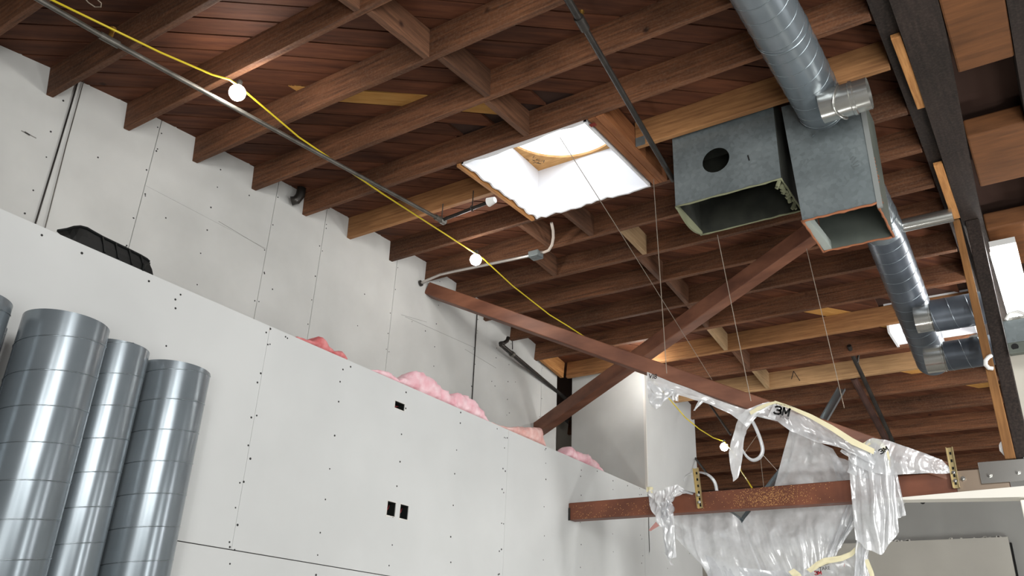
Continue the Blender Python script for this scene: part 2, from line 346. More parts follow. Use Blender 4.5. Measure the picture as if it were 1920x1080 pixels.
def panel(y0, y1, z0, z1, x0, x1, m_, parent, holes=()):
    ys = sorted(set([y0, y1] + [h[i] for h in holes for i in (0, 1) if y0 < h[i] < y1])); zs = sorted(set([z0, z1] + [h[i] for h in holes for i in (2, 3) if z0 < h[i] < z1]))
    mb = MB()
    for i in range(len(ys) - 1):
        for j in range(len(zs) - 1):
            cy = (ys[i] + ys[i + 1]) / 2; cz = (zs[j] + zs[j + 1]) / 2
            if any(h[0] < cy < h[1] and h[2] < cz < h[3] for h in holes): continue
            mb.box(x0, x1, ys[i], ys[i + 1], zs[j], zs[j + 1])
    return mb.build('drywall_sheet', m_, parent)
ZS = 0.505
for (a, b) in [(-5.4, -2.0), (-2.0, 0.43), (0.43, 2.865), (2.865, 5.305), (5.305, 7.74), (7.74, 9.2)]:
    panel(a + g * 0.4, b - g * 0.4, ZS + g, HT, XH - 0.016, XH, DRY, half, HOLES if a == 2.865 else ())
for (a, b) in [(-5.4, -0.8), (-0.8, 1.64), (1.64, 4.08), (4.08, 6.52), (6.52, 9.2)]:
    panel(a + g * 0.4, b - g * 0.4, FLOOR, ZS - g, XH - 0.016, XH, DRY, half)
sp = []
for k in range(-1, 12):
    y = 2.865 + 0.61 * k * 0.985; edge = k % 4 == 0
    for zz in [1.68, 1.60, 1.42, 1.22, 1.02, 0.84, 0.66, 0.55, 0.46, 0.3, 0.1, -0.1]:
        sp.append((y + random.uniform(-0.014, 0.014), zz + random.uniform(-0.035, 0.035)))
        if edge: sp.append((y + random.choice((-0.02, 0.02)), zz + random.uniform(-0.06, 0.06)))
for k in range(14): sp.append((random.uniform(0.5, 7.5), HT - random.uniform(0.02, 0.05)))
o = dots(sp, XH, 0.0062).build('screw_heads', SCREW, half); o['kind'] = 'stuff'
OBS = [('horizontal outlet box cut into white wall below pink insulation', 'upper'), ('left upright outlet box of the low pair in white wall', ''), ('right upright outlet box of the low pair in white wall', '')]
for (h, (lab, _)) in zip(HOLES, OBS):
    t = empty('outlet_box', (XH - 0.06, (h[0] + h[1]) / 2, h[2]), lab, 'outlet box')
    y0, y1, z0, z1 = h[:4]; e = 0.003
    mb = MB(); x0, x1 = XH - 0.06, XH - 0.004
    mb.box(x0, x0 + 0.002, y0, y1, z0, z1); mb.box(x0, x1, y0, y0 + e, z0, z1); mb.box(x0, x1, y1 - e, y1, z0, z1); mb.box(x0, x1, y0 + e, y1 - e, z0, z0 + e); mb.box(x0, x1, y0 + e, y1 - e, z1 - e, z1)
    mb.build('box_shell', mat('dark_steel_box', srgb(30, 34, 32), 0.6, 0.4), t)
    w = MB(); w.tube([(XH - 0.055, y0 + 0.012, z0 + 0.01), (XH - 0.03, (y0 + y1) / 2, (z0 + z1) / 2), (XH - 0.045, y1 - 0.012, z1 - 0.012)], 0.004, 6)
    w.build('wire', mat('wire_red', srgb(120, 40, 44), 0.5), t, True)
    fr = MB(); k = 0.004
    fr.box(XH, XH + 0.002, y0 - k, y0, z0 - k, z1 + k); fr.box(XH, XH + 0.002, y1, y1 + k, z0 - k, z1 + k); fr.box(XH, XH + 0.002, y0, y1, z0 - k, z0); fr.box(XH, XH + 0.002, y0, y1, z1, z1 + k)
    fr.build('torn_paper_edge', GYP, t)
    if z1 - z0 > y1 - y0:
        MB().hexa([(XH, y0 - 0.012, z0 - 0.012), (XH + 0.003, y0 - 0.012, z0 - 0.012), (XH + 0.003, y0 + 0.03, z0 - 0.006), (XH, y0 + 0.03, z0 - 0.006),
                   (XH, y0 - 0.004, z0 - 0.004), (XH + 0.002, y0 - 0.004, z0 - 0.004), (XH + 0.002, y0 + 0.024, z0), (XH, y0 + 0.024, z0)]).build('paper_flap', GYP, t)

# boxed-out corner beyond the end of the upper wall, recess behind it
colm = empty('wall_corner', (-4.0, 7.84, FLOOR), kind='structure')
cz = lambda y: deckz(y) - 0.005
mb = MB(); m2 = MB()
YC = 7.84
MB().hexa([(-4.51, YC, HT - 0.6), (XH, YC, HT - 0.6), (XH, YC + 0.016, HT - 0.6), (-4.51, YC + 0.016, HT - 0.6), (-4.51, YC, cz(YC)), (XH, YC, cz(YC)), (XH, YC + 0.016, cz(YC)), (-4.51, YC + 0.016, cz(YC))]).build('drywall_sheet', DRY2, colm)
clipped(YC + 0.016, 9.2, HT, cz, XH - 0.016, XH).build('drywall_sheet', DRY, colm)
clipped(YC + 0.016, 9.2, HT - 0.6, cz, -4.51, -4.495).build('drywall_sheet', DRY2, colm)
clipped(9.2, 9.216, FLOOR, cz, -4.51, XH).build('drywall_sheet', DRY, colm)
cb = MB().box(XH, XH + 0.003, YC - 0.003, YC + 0.02, HT, cz(YC)); cb.box(XH - 0.02, XH + 0.003, YC - 0.004, YC, HT, cz(YC)); cb.build('corner_bead', GYP, colm)
rec = empty('wall_recess', (-5.3, 8, FLOOR), kind='structure')
RECM = mat('pale_recess_paint', srgb(186, 180, 170), 0.9)  # pale wall colour; the recess looks dark because little light reaches it
clipped(7.5, YB, FLOOR, cz, -5.5, -5.35).build('recess_wall', RECM, rec)
MB().box(-5.4, -4.74, 7.5, 7.64, FLOOR, 3.2).build('return_wall', RECM, rec)

# back wall in two layers, right and rear wall
back = empty('wall_back', (0, YB, FLOOR), kind='structure')
MB().box(-5.5, 7, YB + 0.12, YB + 0.25, FLOOR, 2.55).build('upper_board', GREYW, back)
MB().box(-5.5, -0.77, YB - 0.02, YB + 0.05, FLOOR, 1.655).build('lower_board', BEIGEW, back)
MB().box(-5.5, -0.75, YB + 0.05, YB + 0.118, FLOOR, 1.60).build('gap_shade_fill', BLACK, back)  # black filler painted in for the shade between the two boards
cr = MB()
for k in range(24):
    x = random.choice([random.uniform(-2.2, -1.7), random.uniform(-1.4, -0.8)]); s_ = random.uniform(0.006, 0.018)
    cr.box(x, x + s_ * 2, YB - 0.015, YB + 0.01, 1.65, 1.655 + s_)
cr.build('torn_gypsum', GYP, back)['kind'] = 'stuff'
wr_ = MB().box(6.5, 6.7, YR, YB + 0.2, FLOOR, 3.6).build('wall_right', GREYW); tag(wr_, kind='structure')
wq = MB().box(-6, 7, YR - 0.2, YR, FLOOR, 3.2).build('wall_rear', DRY2); tag(wq, kind='structure')

# ---------------------------------------------------------------- roof: joists, diagonal planks, blocking, membrane
ceil = empty('ceiling', (-2.5, 5, 3.0), kind='structure')
JW = 0.042
def joist(y, x0, x1, m_, name='joist'):
    z = roofz(y); s_ = slope(y); n = Vector((0, -s_, 1)).normalized(); t = Vector((0, 1, s_)).normalized()
    a = Vector((0, y, z)); c = [a, a + t * JW, a + t * JW + n * JH, a + n * JH]; mb = MB()
    vs = [(x0, p.y, p.z) for p in c] + [(x1, p.y, p.z) for p in c]
    mb.add(vs, [(0, 1, 2, 3), (7, 6, 5, 4), (0, 4, 5, 1), (1, 5, 6, 2), (2, 6, 7, 3), (3, 7, 4, 0)])
    return mb.build(name, m_, ceil, bevel=0.004)
for i, y in enumerate(JY):
    k = i - 2   # numbering as seen along the wall
    m_ = W_JOIST
    if k == 6:
        joist(y, XL, SKY[0] - 0.045, W_NEW); joist(y, SKY[1] + 0.13, XC, W_NEW)
    elif k in (13, 15):
        joist(y, XL if k == 15 else -4.49, XC, W_PALE if k == 15 else W_NEW)
    else: joist(y, XL if k < 13 else (-5.3 if k > 15 else XL), XC, m_)
joist(-0.6, XL, XC, W_JOIST); joist(-1.3, XL, XC, W_JOIST)
# right-hand bay
for y in JY[0::1]: joist(y + 0.1, 0.36, 6.45, W_JOIST)

# diagonal deck
DS = 0.9; CSP = 0.205
def plank(c0, c1, x0, x1, m_, cut=None):
    mb = MB(); N = 84; cs = (c0 + 0.008, c1 - 0.008)
    pts = []
    dz = random.uniform(-0.001, 0.002)
    for i in range(N + 1):
        x = x0 + (x1 - x0) * i / N
        for c in cs:
            y = DS * x + c; pts.append((x, y))
    run = []
    def emit(run):
        if len(run) < 2: return
        vs = []; fs = []
        for (x, c_) in run:
            for c in cs:
                y = DS * x + c; z = deckz(y) + dz; vs += [(x, y, z), (x, y, z + 0.018)]
        for i in range(len(run) - 1):
            a = 4 * i; b = a + 4; fs += [(a, a + 2, b + 2, b), (a + 1, b + 1, b + 3, a + 3), (a, b, b + 1, a + 1), (a + 2, a + 3, b + 3, b + 2)]
        fs += [(0, 1, 3, 2), (4 * (len(run) - 1), 4 * (len(run) - 1) + 2, 4 * (len(run) - 1) + 3, 4 * (len(run) - 1) + 1)]
        mb.add(vs, fs)
    for i in range(N + 1):
        x = x0 + (x1 - x0) * i / N; ya = DS * x + cs[0]; yb = DS * x + cs[1]
        bad = ya < -1.6 or yb > YB + 0.1
        if not bad:
            for s_ in (SKY, SKY2):
                if s_[0] - 0.02 < x < s_[1] + 0.02 and yb > s_[2] and ya < s_[3]: bad = True
        if bad: emit(run); run = []
        else: run.append((x, 0))
    emit(run)
    if mb.v: mb.build('plank', m_, ceil)
c = 5.90 - 40 * CSP + 0.0
NEWC = {0}
kk = -40
while c < 16.5:
    if kk == 0: plank(c, c + CSP, XL - 0.06, -3.3, W_PLANK); plank(c, c + CSP, -3.6, -2.12, W_NEWPLANK); plank(c, c + CSP, -2.1, -0.3, W_PLANK)
    elif kk in (15,): plank(c, c + CSP, XL - 0.06, -1.9, W_PLANK); plank(c, c + CSP, -1.88, -0.3, W_NEWPLANK)
    elif kk in (20,): plank(c, c + CSP, XL - 0.06, -1.5, W_PLANK); plank(c, c + CSP, -1.48, -0.3, W_NEWPLANK)
    else: plank(c, c + CSP, XL - 0.06, -0.3, W_PLANK)
    c += CSP; kk += 1

# roofing felt above, with the skylight holes left open
mem = MB(); xs = sorted([-6, SKY[0] - 0.02, SKY[1] + 0.02, SKY2[0] - 0.02, SKY2[1] + 0.02, 7]); ys = []
y = YR - 0.2
while y < YB + 0.6: ys.append(y); y += 0.4
ys += [SKY[2] - 0.02, SKY[3] + 0.02, SKY2[2] - 0.01, SKY2[3] + 0.01, YB + 0.6]; ys.sort()
for i in range(len(ys) - 1):
    for j in range(len(xs) - 1):
        cx = (xs[j] + xs[j + 1]) / 2; cy = (ys[i] + ys[i + 1]) / 2
        if any(s_[0] - 0.02 < cx < s_[1] + 0.02 and s_[2] - 0.02 < cy < s_[3] + 0.02 for s_ in (SKY, SKY2)): continue
        z0 = deckz(ys[i]) + 0.022; z1 = deckz(ys[i + 1]) + 0.022
        mem.hexa([(xs[j], ys[i], z0), (xs[j + 1], ys[i], z0), (xs[j + 1], ys[i + 1], z1), (xs[j], ys[i + 1], z1), (xs[j], ys[i], z0 + 0.03), (xs[j + 1], ys[i], z0 + 0.03), (xs[j + 1], ys[i + 1], z1 + 0.03), (xs[j], ys[i + 1], z1 + 0.03)])
mem.build('roofing_felt', mat('dark_roof_board', srgb(58, 36, 26), 0.9), ceil)

# blocking between joists
def blocking(x, i, m_=W_BLOCK, drop=0.0, w=0.04):
    ya, za = J(i); yb, zb = J(i + 1); ya += JW + 0.001; h = JH - 0.004
    sa = slope(ya); mb = MB()
    za = roofz(ya)
    mb.hexa([(x, ya, za + drop), (x + w, ya, za + drop), (x + w, yb, zb + drop), (x, yb, zb + drop), (x, ya - sa * h, za + h), (x + w, ya - sa * h, za + h), (x + w, yb - slope(yb) * h, zb + h), (x, yb - slope(yb) * h, zb + h)])
    mb.build('blocking', m_, ceil, bevel=0.003)
LB = wood('pale_blocking_wood', srgb(150, 122, 88), srgb(182, 152, 116), (6, 0.35, 6), 9)
for (x, i, m_) in [(-2.60, 1, W_BLOCK), (-2.56, 2, W_BLOCK), (-2.50, 3, W_BLOCK), (-2.54, 4, W_BLOCK), (-2.88, 7, W_BLOCK), (-2.63, 8, LB), (-2.70, 9, W_BLOCK), (-2.66, 10, W_BLOCK),
                   (-2.66, 11, W_BLOCK), (-2.66, 12, LB), (-2.6, 13, W_BLOCK), (-2.56, 14, LB), (-2.6, 16, W_BLOCK), (-2.6, 17, W_BLOCK), (-2.6, 18, W_BLOCK), (-3.5, 8, W_BLOCK), (-3.28, 7, W_BLOCK),
                   (-4.56, 12, W_NEWY)]:
    blocking(x, i, m_)

# ---------------------------------------------------------------- skylights
x0, x1, y0, y1 = SKY
sk = empty('skylight', ((x0 + x1) / 2, (y0 + y1) / 2, 3.2), 'open square skylight well with white shaft glowing in daylight', 'skylight')
def frame_z(y): return roofz(y) - 0.012
T = 0.014
def shaftwall(a, b, m_, n=1, jag=0.0):
    "liner panel between plan points a and b (inside face on the line), lower edge along the joists"
    a = Vector((*a, 0)); b = Vector((*b, 0)); d = (b - a); nrm = Vector((-d.y, d.x, 0)).normalized() * -T; vs = []; fs = []
    for i in range(n + 1):
        p = a + d * (i / n); zz = frame_z(p.y) + (random.uniform(-0.012, 0.014) if jag and 0 < i < n else 0)
        q = p + nrm
        vs += [(p.x, p.y, zz), (q.x, q.y, zz), (q.x, q.y, SKZ), (p.x, p.y, SKZ)]
    for i in range(n):
        k = 4 * i; l = k + 4
        fs += [(k, k + 1, l + 1, l), (k + 1, k + 2, l + 2, l + 1), (k + 2, k + 3, l + 3, l + 2), (k + 3, k, l, l + 3)]
    fs += [(0, 3, 2, 1), (4 * n, 4 * n + 1, 4 * n + 2, 4 * n + 3)]
    return MB().add(vs, fs).build('shaft_liner', m_, sk)
shaftwall((x0, y0), (x0, y1), SHAFT, 26, 1); shaftwall((x0, y1), (x1, y1), SHAFT, 22, 1); shaftwall((x1, y1), (x1, y0), SHAFT, 6, 0); shaftwall((x1, y0), (x0, y0), SHAFT, 10, 1)
# plywood curb with round hole
cx, cy = (x0 + x1) / 2, (y0 + y1) / 2; r0 = 0.455; mb = MB(); n = 64; vs = []; fs = []
for k in range(n):
    a = 2 * math.pi * k / n; ca, sa = math.cos(a), math.sin(a); s_ = 1 / max(abs(ca), abs(sa)); hw = (x1 - x0) / 2 + 0.02
    for z in (SKZ, SKZ + 0.02): vs += [(cx + r0 * ca, cy + r0 * sa, z), (cx + hw * s_ * ca, cy + hw * s_ * sa, z)]
for k in range(n):
    a = 4 * k; b = 4 * ((k + 1) % n)
    fs += [(a, a + 1, b + 1, b), (a + 2, b + 2, b + 3, a + 3), (a, b, b + 2, a + 2), (a + 1, a + 3, b + 3, b + 1)]
mb.add(vs, fs).build('plywood_ring', PLY, sk)
sq = MB()
for k in range(16):
    u = 992 + random.uniform(-6, 34) ; v = 292 + random.uniform(-3, 14) + (u - 992) * 0.15
    a = at(u, v, 2, SKZ - 0.001); b = a + Vector((random.uniform(-0.03, 0.03), random.uniform(-0.03, 0.03), 0)); sq.bar(a, b, 0.004, 0.001)
sq.build('stamp_print', INK, sk)['kind'] = 'stuff'
mb = MB(); vs = []; fs = []; N2 = 8; n = 32
for i in range(N2):
    ph = (i / N2) * math.pi / 2; rr = 0.53 * math.cos(ph); zz = SKZ + 0.03 + 0.2 * math.sin(ph)
    vs += [(cx + rr * math.cos(2 * math.pi * k / n), cy + rr * math.sin(2 * math.pi * k / n), zz) for k in range(n)]
vs.append((cx, cy, SKZ + 0.23))
for i in range(N2 - 1):
    for k in range(n): fs.append((i * n + k, i * n + (k + 1) % n, (i + 1) * n + (k + 1) % n, (i + 1) * n + k))
for k in range(n): fs.append(((N2 - 1) * n + k, (N2 - 1) * n + (k + 1) % n, len(vs) - 1))
mb.add(vs, fs).build('acrylic_dome', DOME, sk, True)
# headers either side of the well
def header(xa, xb, m_, name='header', ext=0.0, dz=0.0):
    ya, za = J(5); yb, zb = J(7); ya += JW + 0.001
    mb = MB(); zt = deckz((ya + yb) / 2) - 0.03; za = roofz(ya)
    mb.hexa([(xa, ya, za + dz), (xb, ya, za + dz), (xb, yb - 0.001, zb + dz), (xa, yb - 0.001, zb + dz), (xa, ya, zt), (xb, ya, zt), (xb, yb - 0.001, zt), (xa, yb - 0.001, zt)])
    return mb.build(name, m_, ceil, bevel=0.004)
header(SKY[1] + T + 0.002, SKY[1] + 0.068, W_HEAD, dz=-0.006); header(SKY[1] + 0.07, SKY[1] + 0.128, W_HEAD, dz=-0.006)
header(SKY[0] - 0.045, SKY[0] - T - 0.002, W_NEWY, dz=-0.02)
# joist hanger plate
y6, z6 = J(6)
MB().box(SKY[1] + 0.132, SKY[1] + 0.20, y6 - 0.003, y6 - 0.0005, z6 - 0.005, z6 + 0.12).build('joist_hanger', GALV, ceil)
MB().box(SKY[1] + 0.01, SKY[1] + 0.05, J(5)[0] + JW + 0.03, J(5)[0] + JW + 0.06, roofz(J(5)[0]) - 0.02, roofz(J(5)[0]) - 0.016).build('red_tag', mat('red_paint', srgb(120, 34, 24), 0.7), ceil)

x0, x1, y0, y1 = SKY2
sk2 = empty('skylight', ((x0 + x1) / 2, (y0 + y1) / 2, 3.0), 'narrow far skylight opening behind the hanging round duct, bright white edge', 'skylight')
for (a, b, c_, d_) in [(x0 - 0.02, x0, y0, y1), (x1, x1 + 0.02, y0, y1)]:
    MB().box(a, b, c_, d_, roofz(y1) + 0.0, 3.5).build('shaft_side', SHAFT, sk2)
MB().box(x0, x1, y0 - 0.0005, y0 + 0.015, roofz(y1) + 0.21, 3.5).build('shaft_end', SHAFT, sk2); MB().box(x0, x1, y1 - 0.015, y1, roofz(y1) + 0.02, 3.5).build('shaft_end', SHAFT, sk2)

# ---------------------------------------------------------------- bowstring truss on the right
tr = empty('roof_truss', (-0.1, 6.25, 2.5), 'massive black-brown timber roof truss with spacer blocks running along the right side', 'truss')
def chord(xa, xb, ya, yb, m_, name='chord', zb=-0.012, zt=None, drift=None):
    n = int((yb - ya) / 0.25); vs = []; fs = []
    for i in range(n + 1):
        y = ya + (yb - ya) * i / n; z = roofz(y) + zb; t = deckz(y) - 0.004 if zt is None else roofz(y) + zt
        dl, dr = (drift if drift else (0, 0)); q_ = max(0, min(2.2, y - 4.0)); vs += [(xa + dl * q_, y, z), (xb + dr * q_, y, z), (xb + dr * q_, y, t), (xa + dl * q_, y, t)]
    for i in range(n):
        k = 4 * i; l = k + 4
        fs += [(k, k + 1, l + 1, l), (k + 1, k + 2, l + 2, l + 1), (k + 2, k + 3, l + 3, l + 2), (k + 3, k, l, l + 3)]
    fs += [(0, 3, 2, 1), (4 * n, 4 * n + 1, 4 * n + 2, 4 * n + 3)]
    return MB().add(vs, fs).build(name, m_, tr)
chord(-0.29, -0.085, -1.5, 10.9, W_CHORD, zb=-0.03, drift=(-0.008, -0.04))
chord(0.20, 0.36, -1.5, 10.9, W_CHORD, zb=-0.03)
chord(-0.39, -0.292, -1.5, 10.9, W_CHORD, 'ledger', zb=0.01, drift=(0, -0.008))
for (a, b) in [(3.05, 4.50), (5.24, 5.87), (6.46, 7.05), (7.75, 8.3)]:
    mb = MB(); xq = -0.084 - 0.04 * max(0, min(2.2, a - 4.0)) ; mb.hexa([(xq, a, roofz(a) - 0.02), (0.198, a, roofz(a) - 0.02), (0.198, b, roofz(b) - 0.02), (xq, b, roofz(b) - 0.02), (xq, a, roofz(a) + 0.12), (0.198, a, roofz(a) + 0.12), (0.198, b, roofz(b) + 0.12), (xq, b, roofz(b) + 0.12)])
    mb.build('spacer_block', W_SPACER, tr, bevel=0.012)
# light ledger strips on the left edge
def strip(p, q, w, m_, name='ledger_strip', h=0.03):
    return MB().bar(p, q, w, h).build(name, m_, tr, bevel=0.003)
ys_ = (at(1668, 72, 0, -0.335).y, at(1703, 182, 0, -0.335).y)
strip((-0.32, 3.98, roofz(3.98) - 0.008), (-0.315, 4.75, roofz(4.75) - 0.008), 0.05, W_NEWY)
strip((-0.335, 5.45, roofz(5.45) - 0.018), (-0.335, 6.2, roofz(6.2) - 0.018), 0.055, W_NEWY)
# post under the chord
MB().box(-0.285, -0.195, 6.25, 6.36, 1.385, roofz(6.3) - 0.03).build('post', W_CHORD, tr, bevel=0.006)
MB().hexa([(-0.345, 6.235, 1.385), (-0.283, 6.235, 1.385), (-0.283, 6.30, 1.385), (-0.345, 6.30, 1.385), (-0.362, 6.235, roofz(6.2) - 0.0), (-0.317, 6.235, roofz(6.2) - 0.0), (-0.317, 6.30, roofz(6.2) - 0.0), (-0.362, 6.30, roofz(6.2) - 0.0)]).build('side_board', wood('orange_side_board', srgb(118, 80, 44), srgb(154, 110, 66), (6, 6, 0.35), 9), tr, bevel=0.004)

# ---------------------------------------------------------------- spiral ducts
def spiral(name, a, b, r, m_, label=None, cat='duct', group=None, pitch=0.14, rings=(), parent=None, cap=False, seam=SEAM, phase=0.0, seam_r=0.0022, origin=None, nseg=48):
    a = Vector(a); b = Vector(b); d = (b - a).normalized(); L = (b - a).length
    ref = Vector((0, 0, 1)) if abs(d.z) < 0.9 else Vector((1, 0, 0)); r1 = d.cross(ref).normalized(); r2 = d.cross(r1).normalized()
    t = parent or empty(name, origin or tuple(a), label, cat, group)
    P = lambda s_, rr, an: a + d * s_ + (r1 * math.cos(an) + r2 * math.sin(an)) * rr
    mb = MB(); n = nseg; vs = []; fs = []
    prof = [(0, r), (L, r)] + ([(L, 0.001)] if cap else [(L, r - 0.003), (0, r - 0.003)])
    if cap: prof = [(0, r - 0.003), (0, r), (L - 0.03, r), (L - 0.008, r * 0.93), (L, r * 0.8), (L + 0.001, 0.001)]
    for (s_, rr) in prof: vs += [tuple(P(s_, rr, 2 * math.pi * k / n)) for k in range(n)]
    m = len(prof)
    for i in range(m if not cap else m - 1):
        j = (i + 1) % m
        for k in range(n): fs.append((i * n + k, i * n + (k + 1) % n, j * n + (k + 1) % n, j * n + k))
    body = mb.add(vs, fs).build('duct_body', m_, t, 'auto')
    if pitch:
        pts = []; N = int(L / pitch * 30)
        for i in range(N + 1):
            s_ = L * i / N; pts.append(P(s_, r + 0.0004, phase + 2 * math.pi * s_ / pitch))
        MB().tube(pts, seam_r, 5).build('lock_seam', seam, t, True)
    for s_ in rings:
        MB().tube([P(s_, r + 0.001, 2 * math.pi * k / 40) for k in range(40)], 0.0045, 6, closed=True).build('joint_ring', seam, t, True)
    return t

SG = 'spiral ducts standing against the half-height wall'
spiral('spiral_duct', (-3.32, 1.615, FLOOR), (-3.32, 1.615, 1.225), 0.163, SPIRAL, 'broad grey standing spiral duct, tallest and widest fully seen at the left', 'duct', SG, phase=1.0)
spiral('spiral_duct', (-3.42, 1.915, FLOOR), (-3.42, 1.915, 1.235), 0.128, SPIRAL, 'middle slim grey standing spiral duct between the two broad ones', 'duct', SG, phase=2.6)
spiral('spiral_duct', (-3.44, 2.225, FLOOR), (-3.44, 2.225, 1.232), 0.158, SPIRAL, 'grey standing spiral duct nearest the bare wall, rightmost and lowest top', 'duct', SG, phase=4.0)
spiral('spiral_duct', (-3.36, 1.255, FLOOR), (-3.36, 1.255, 1.21), 0.145, SPIRAL, 'grey standing spiral duct cut off by the left picture edge', 'duct', SG, phase=0.3)
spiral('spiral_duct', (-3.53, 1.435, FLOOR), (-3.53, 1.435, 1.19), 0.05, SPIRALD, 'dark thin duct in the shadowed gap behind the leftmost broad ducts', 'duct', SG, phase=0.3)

# hanging round duct passing the plenum boxes
hd = spiral('hanging_round_duct', (-0.8, 1.9, 3.02), (-0.8, 4.33, 3.10), 0.137, SPIRAL, 'long grey round spiral duct hanging under the joists, from top edge past the metal boxes', 'duct', rings=(1.02, 1.62, 2.40), pitch=0.12, origin=(-0.8, 4, 3.1))
spiral('', (-0.8, 4.80, 3.09), (-0.8, 5.95, 3.06), 0.137, SPIRAL, parent=hd, pitch=0.12, rings=(0.9,))
e0 = at(1660, 440, 0, -0.8); e1 = at(1752, 682, 0, -0.8)
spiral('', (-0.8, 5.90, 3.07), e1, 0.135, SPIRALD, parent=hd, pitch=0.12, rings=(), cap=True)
MB().tube([at(1527, 252, 1, 4.325), at(1523, 256, 1, 4.322)], 0.004, 6).build('joint_ring', SEAM, hd)
def tap(c, x1, r, m_=SHINY, name='tap_collar', bead=True):
    mb = MB(); n = 28
    pr = [(c.x, r), (c.x + (x1 - c.x) * 0.62, r), (c.x + (x1 - c.x) * 0.64, r * 1.05), (c.x + (x1 - c.x) * 0.70, r * 1.05), (c.x + (x1 - c.x) * 0.72, r * 0.97), (x1, r * 0.97), (x1, r * 0.93), (c.x, r * 0.93)]
    vs = []; fs = []
    for (x, q) in pr: vs += [(x, c.y + q * math.cos(2 * math.pi * k / n), c.z + q * math.sin(2 * math.pi * k / n)) for k in range(n)]
    for i in range(len(pr) - 1):
        for k in range(n): fs.append((i * n + k, i * n + (k + 1) % n, (i + 1) * n + (k + 1) % n, (i + 1) * n + k))
    return mb.add(vs, fs).build(name, m_, hd, 'auto')
t1 = at(1592, 186, 1, 4.08); t1.x = -0.76
tap(t1, at(1630, 172, 1, 4.08).x, 0.092)
MB().tube([Vector((-0.665 - 0.02 * math.sin(a * 2), t1.y + 0.1 * math.cos(a), t1.z + 0.1 * math.sin(a))) for a in [k * math.pi / 12 for k in range(24)]], 0.006, 5, closed=True).build('sealed_joint', SHINY, hd, True)
t2 = at(1738, 597, 0, -0.7); t2.x = -0.78
tap(t2, at(1760, 590, 1, t2.y).x, 0.105)
t3 = at(1762, 672, 0, -0.68); t3.x = -0.78
tap(t3, at(1787, 668, 1, t3.y).x, 0.105)
a = at(1757, 590, 1, t2.y)
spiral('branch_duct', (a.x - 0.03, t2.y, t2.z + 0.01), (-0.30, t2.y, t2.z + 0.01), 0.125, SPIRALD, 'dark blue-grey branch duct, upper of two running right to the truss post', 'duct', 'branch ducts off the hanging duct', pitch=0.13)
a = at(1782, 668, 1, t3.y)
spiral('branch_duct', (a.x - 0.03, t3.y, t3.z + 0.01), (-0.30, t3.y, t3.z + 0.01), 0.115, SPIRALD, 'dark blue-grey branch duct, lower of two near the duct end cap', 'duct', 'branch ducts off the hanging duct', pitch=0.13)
a = at(1672, 428, 2, 3.08); b = Vector((-0.34, a.y, a.z))
o = MB().tube([a + Vector((-0.1, 0, 0)), b], 0.05, 20).build('steel_conduit', SHINY, None, 'auto'); tag(o, 'short bright galvanized tube between round duct and truss, below joists', 'pipe')

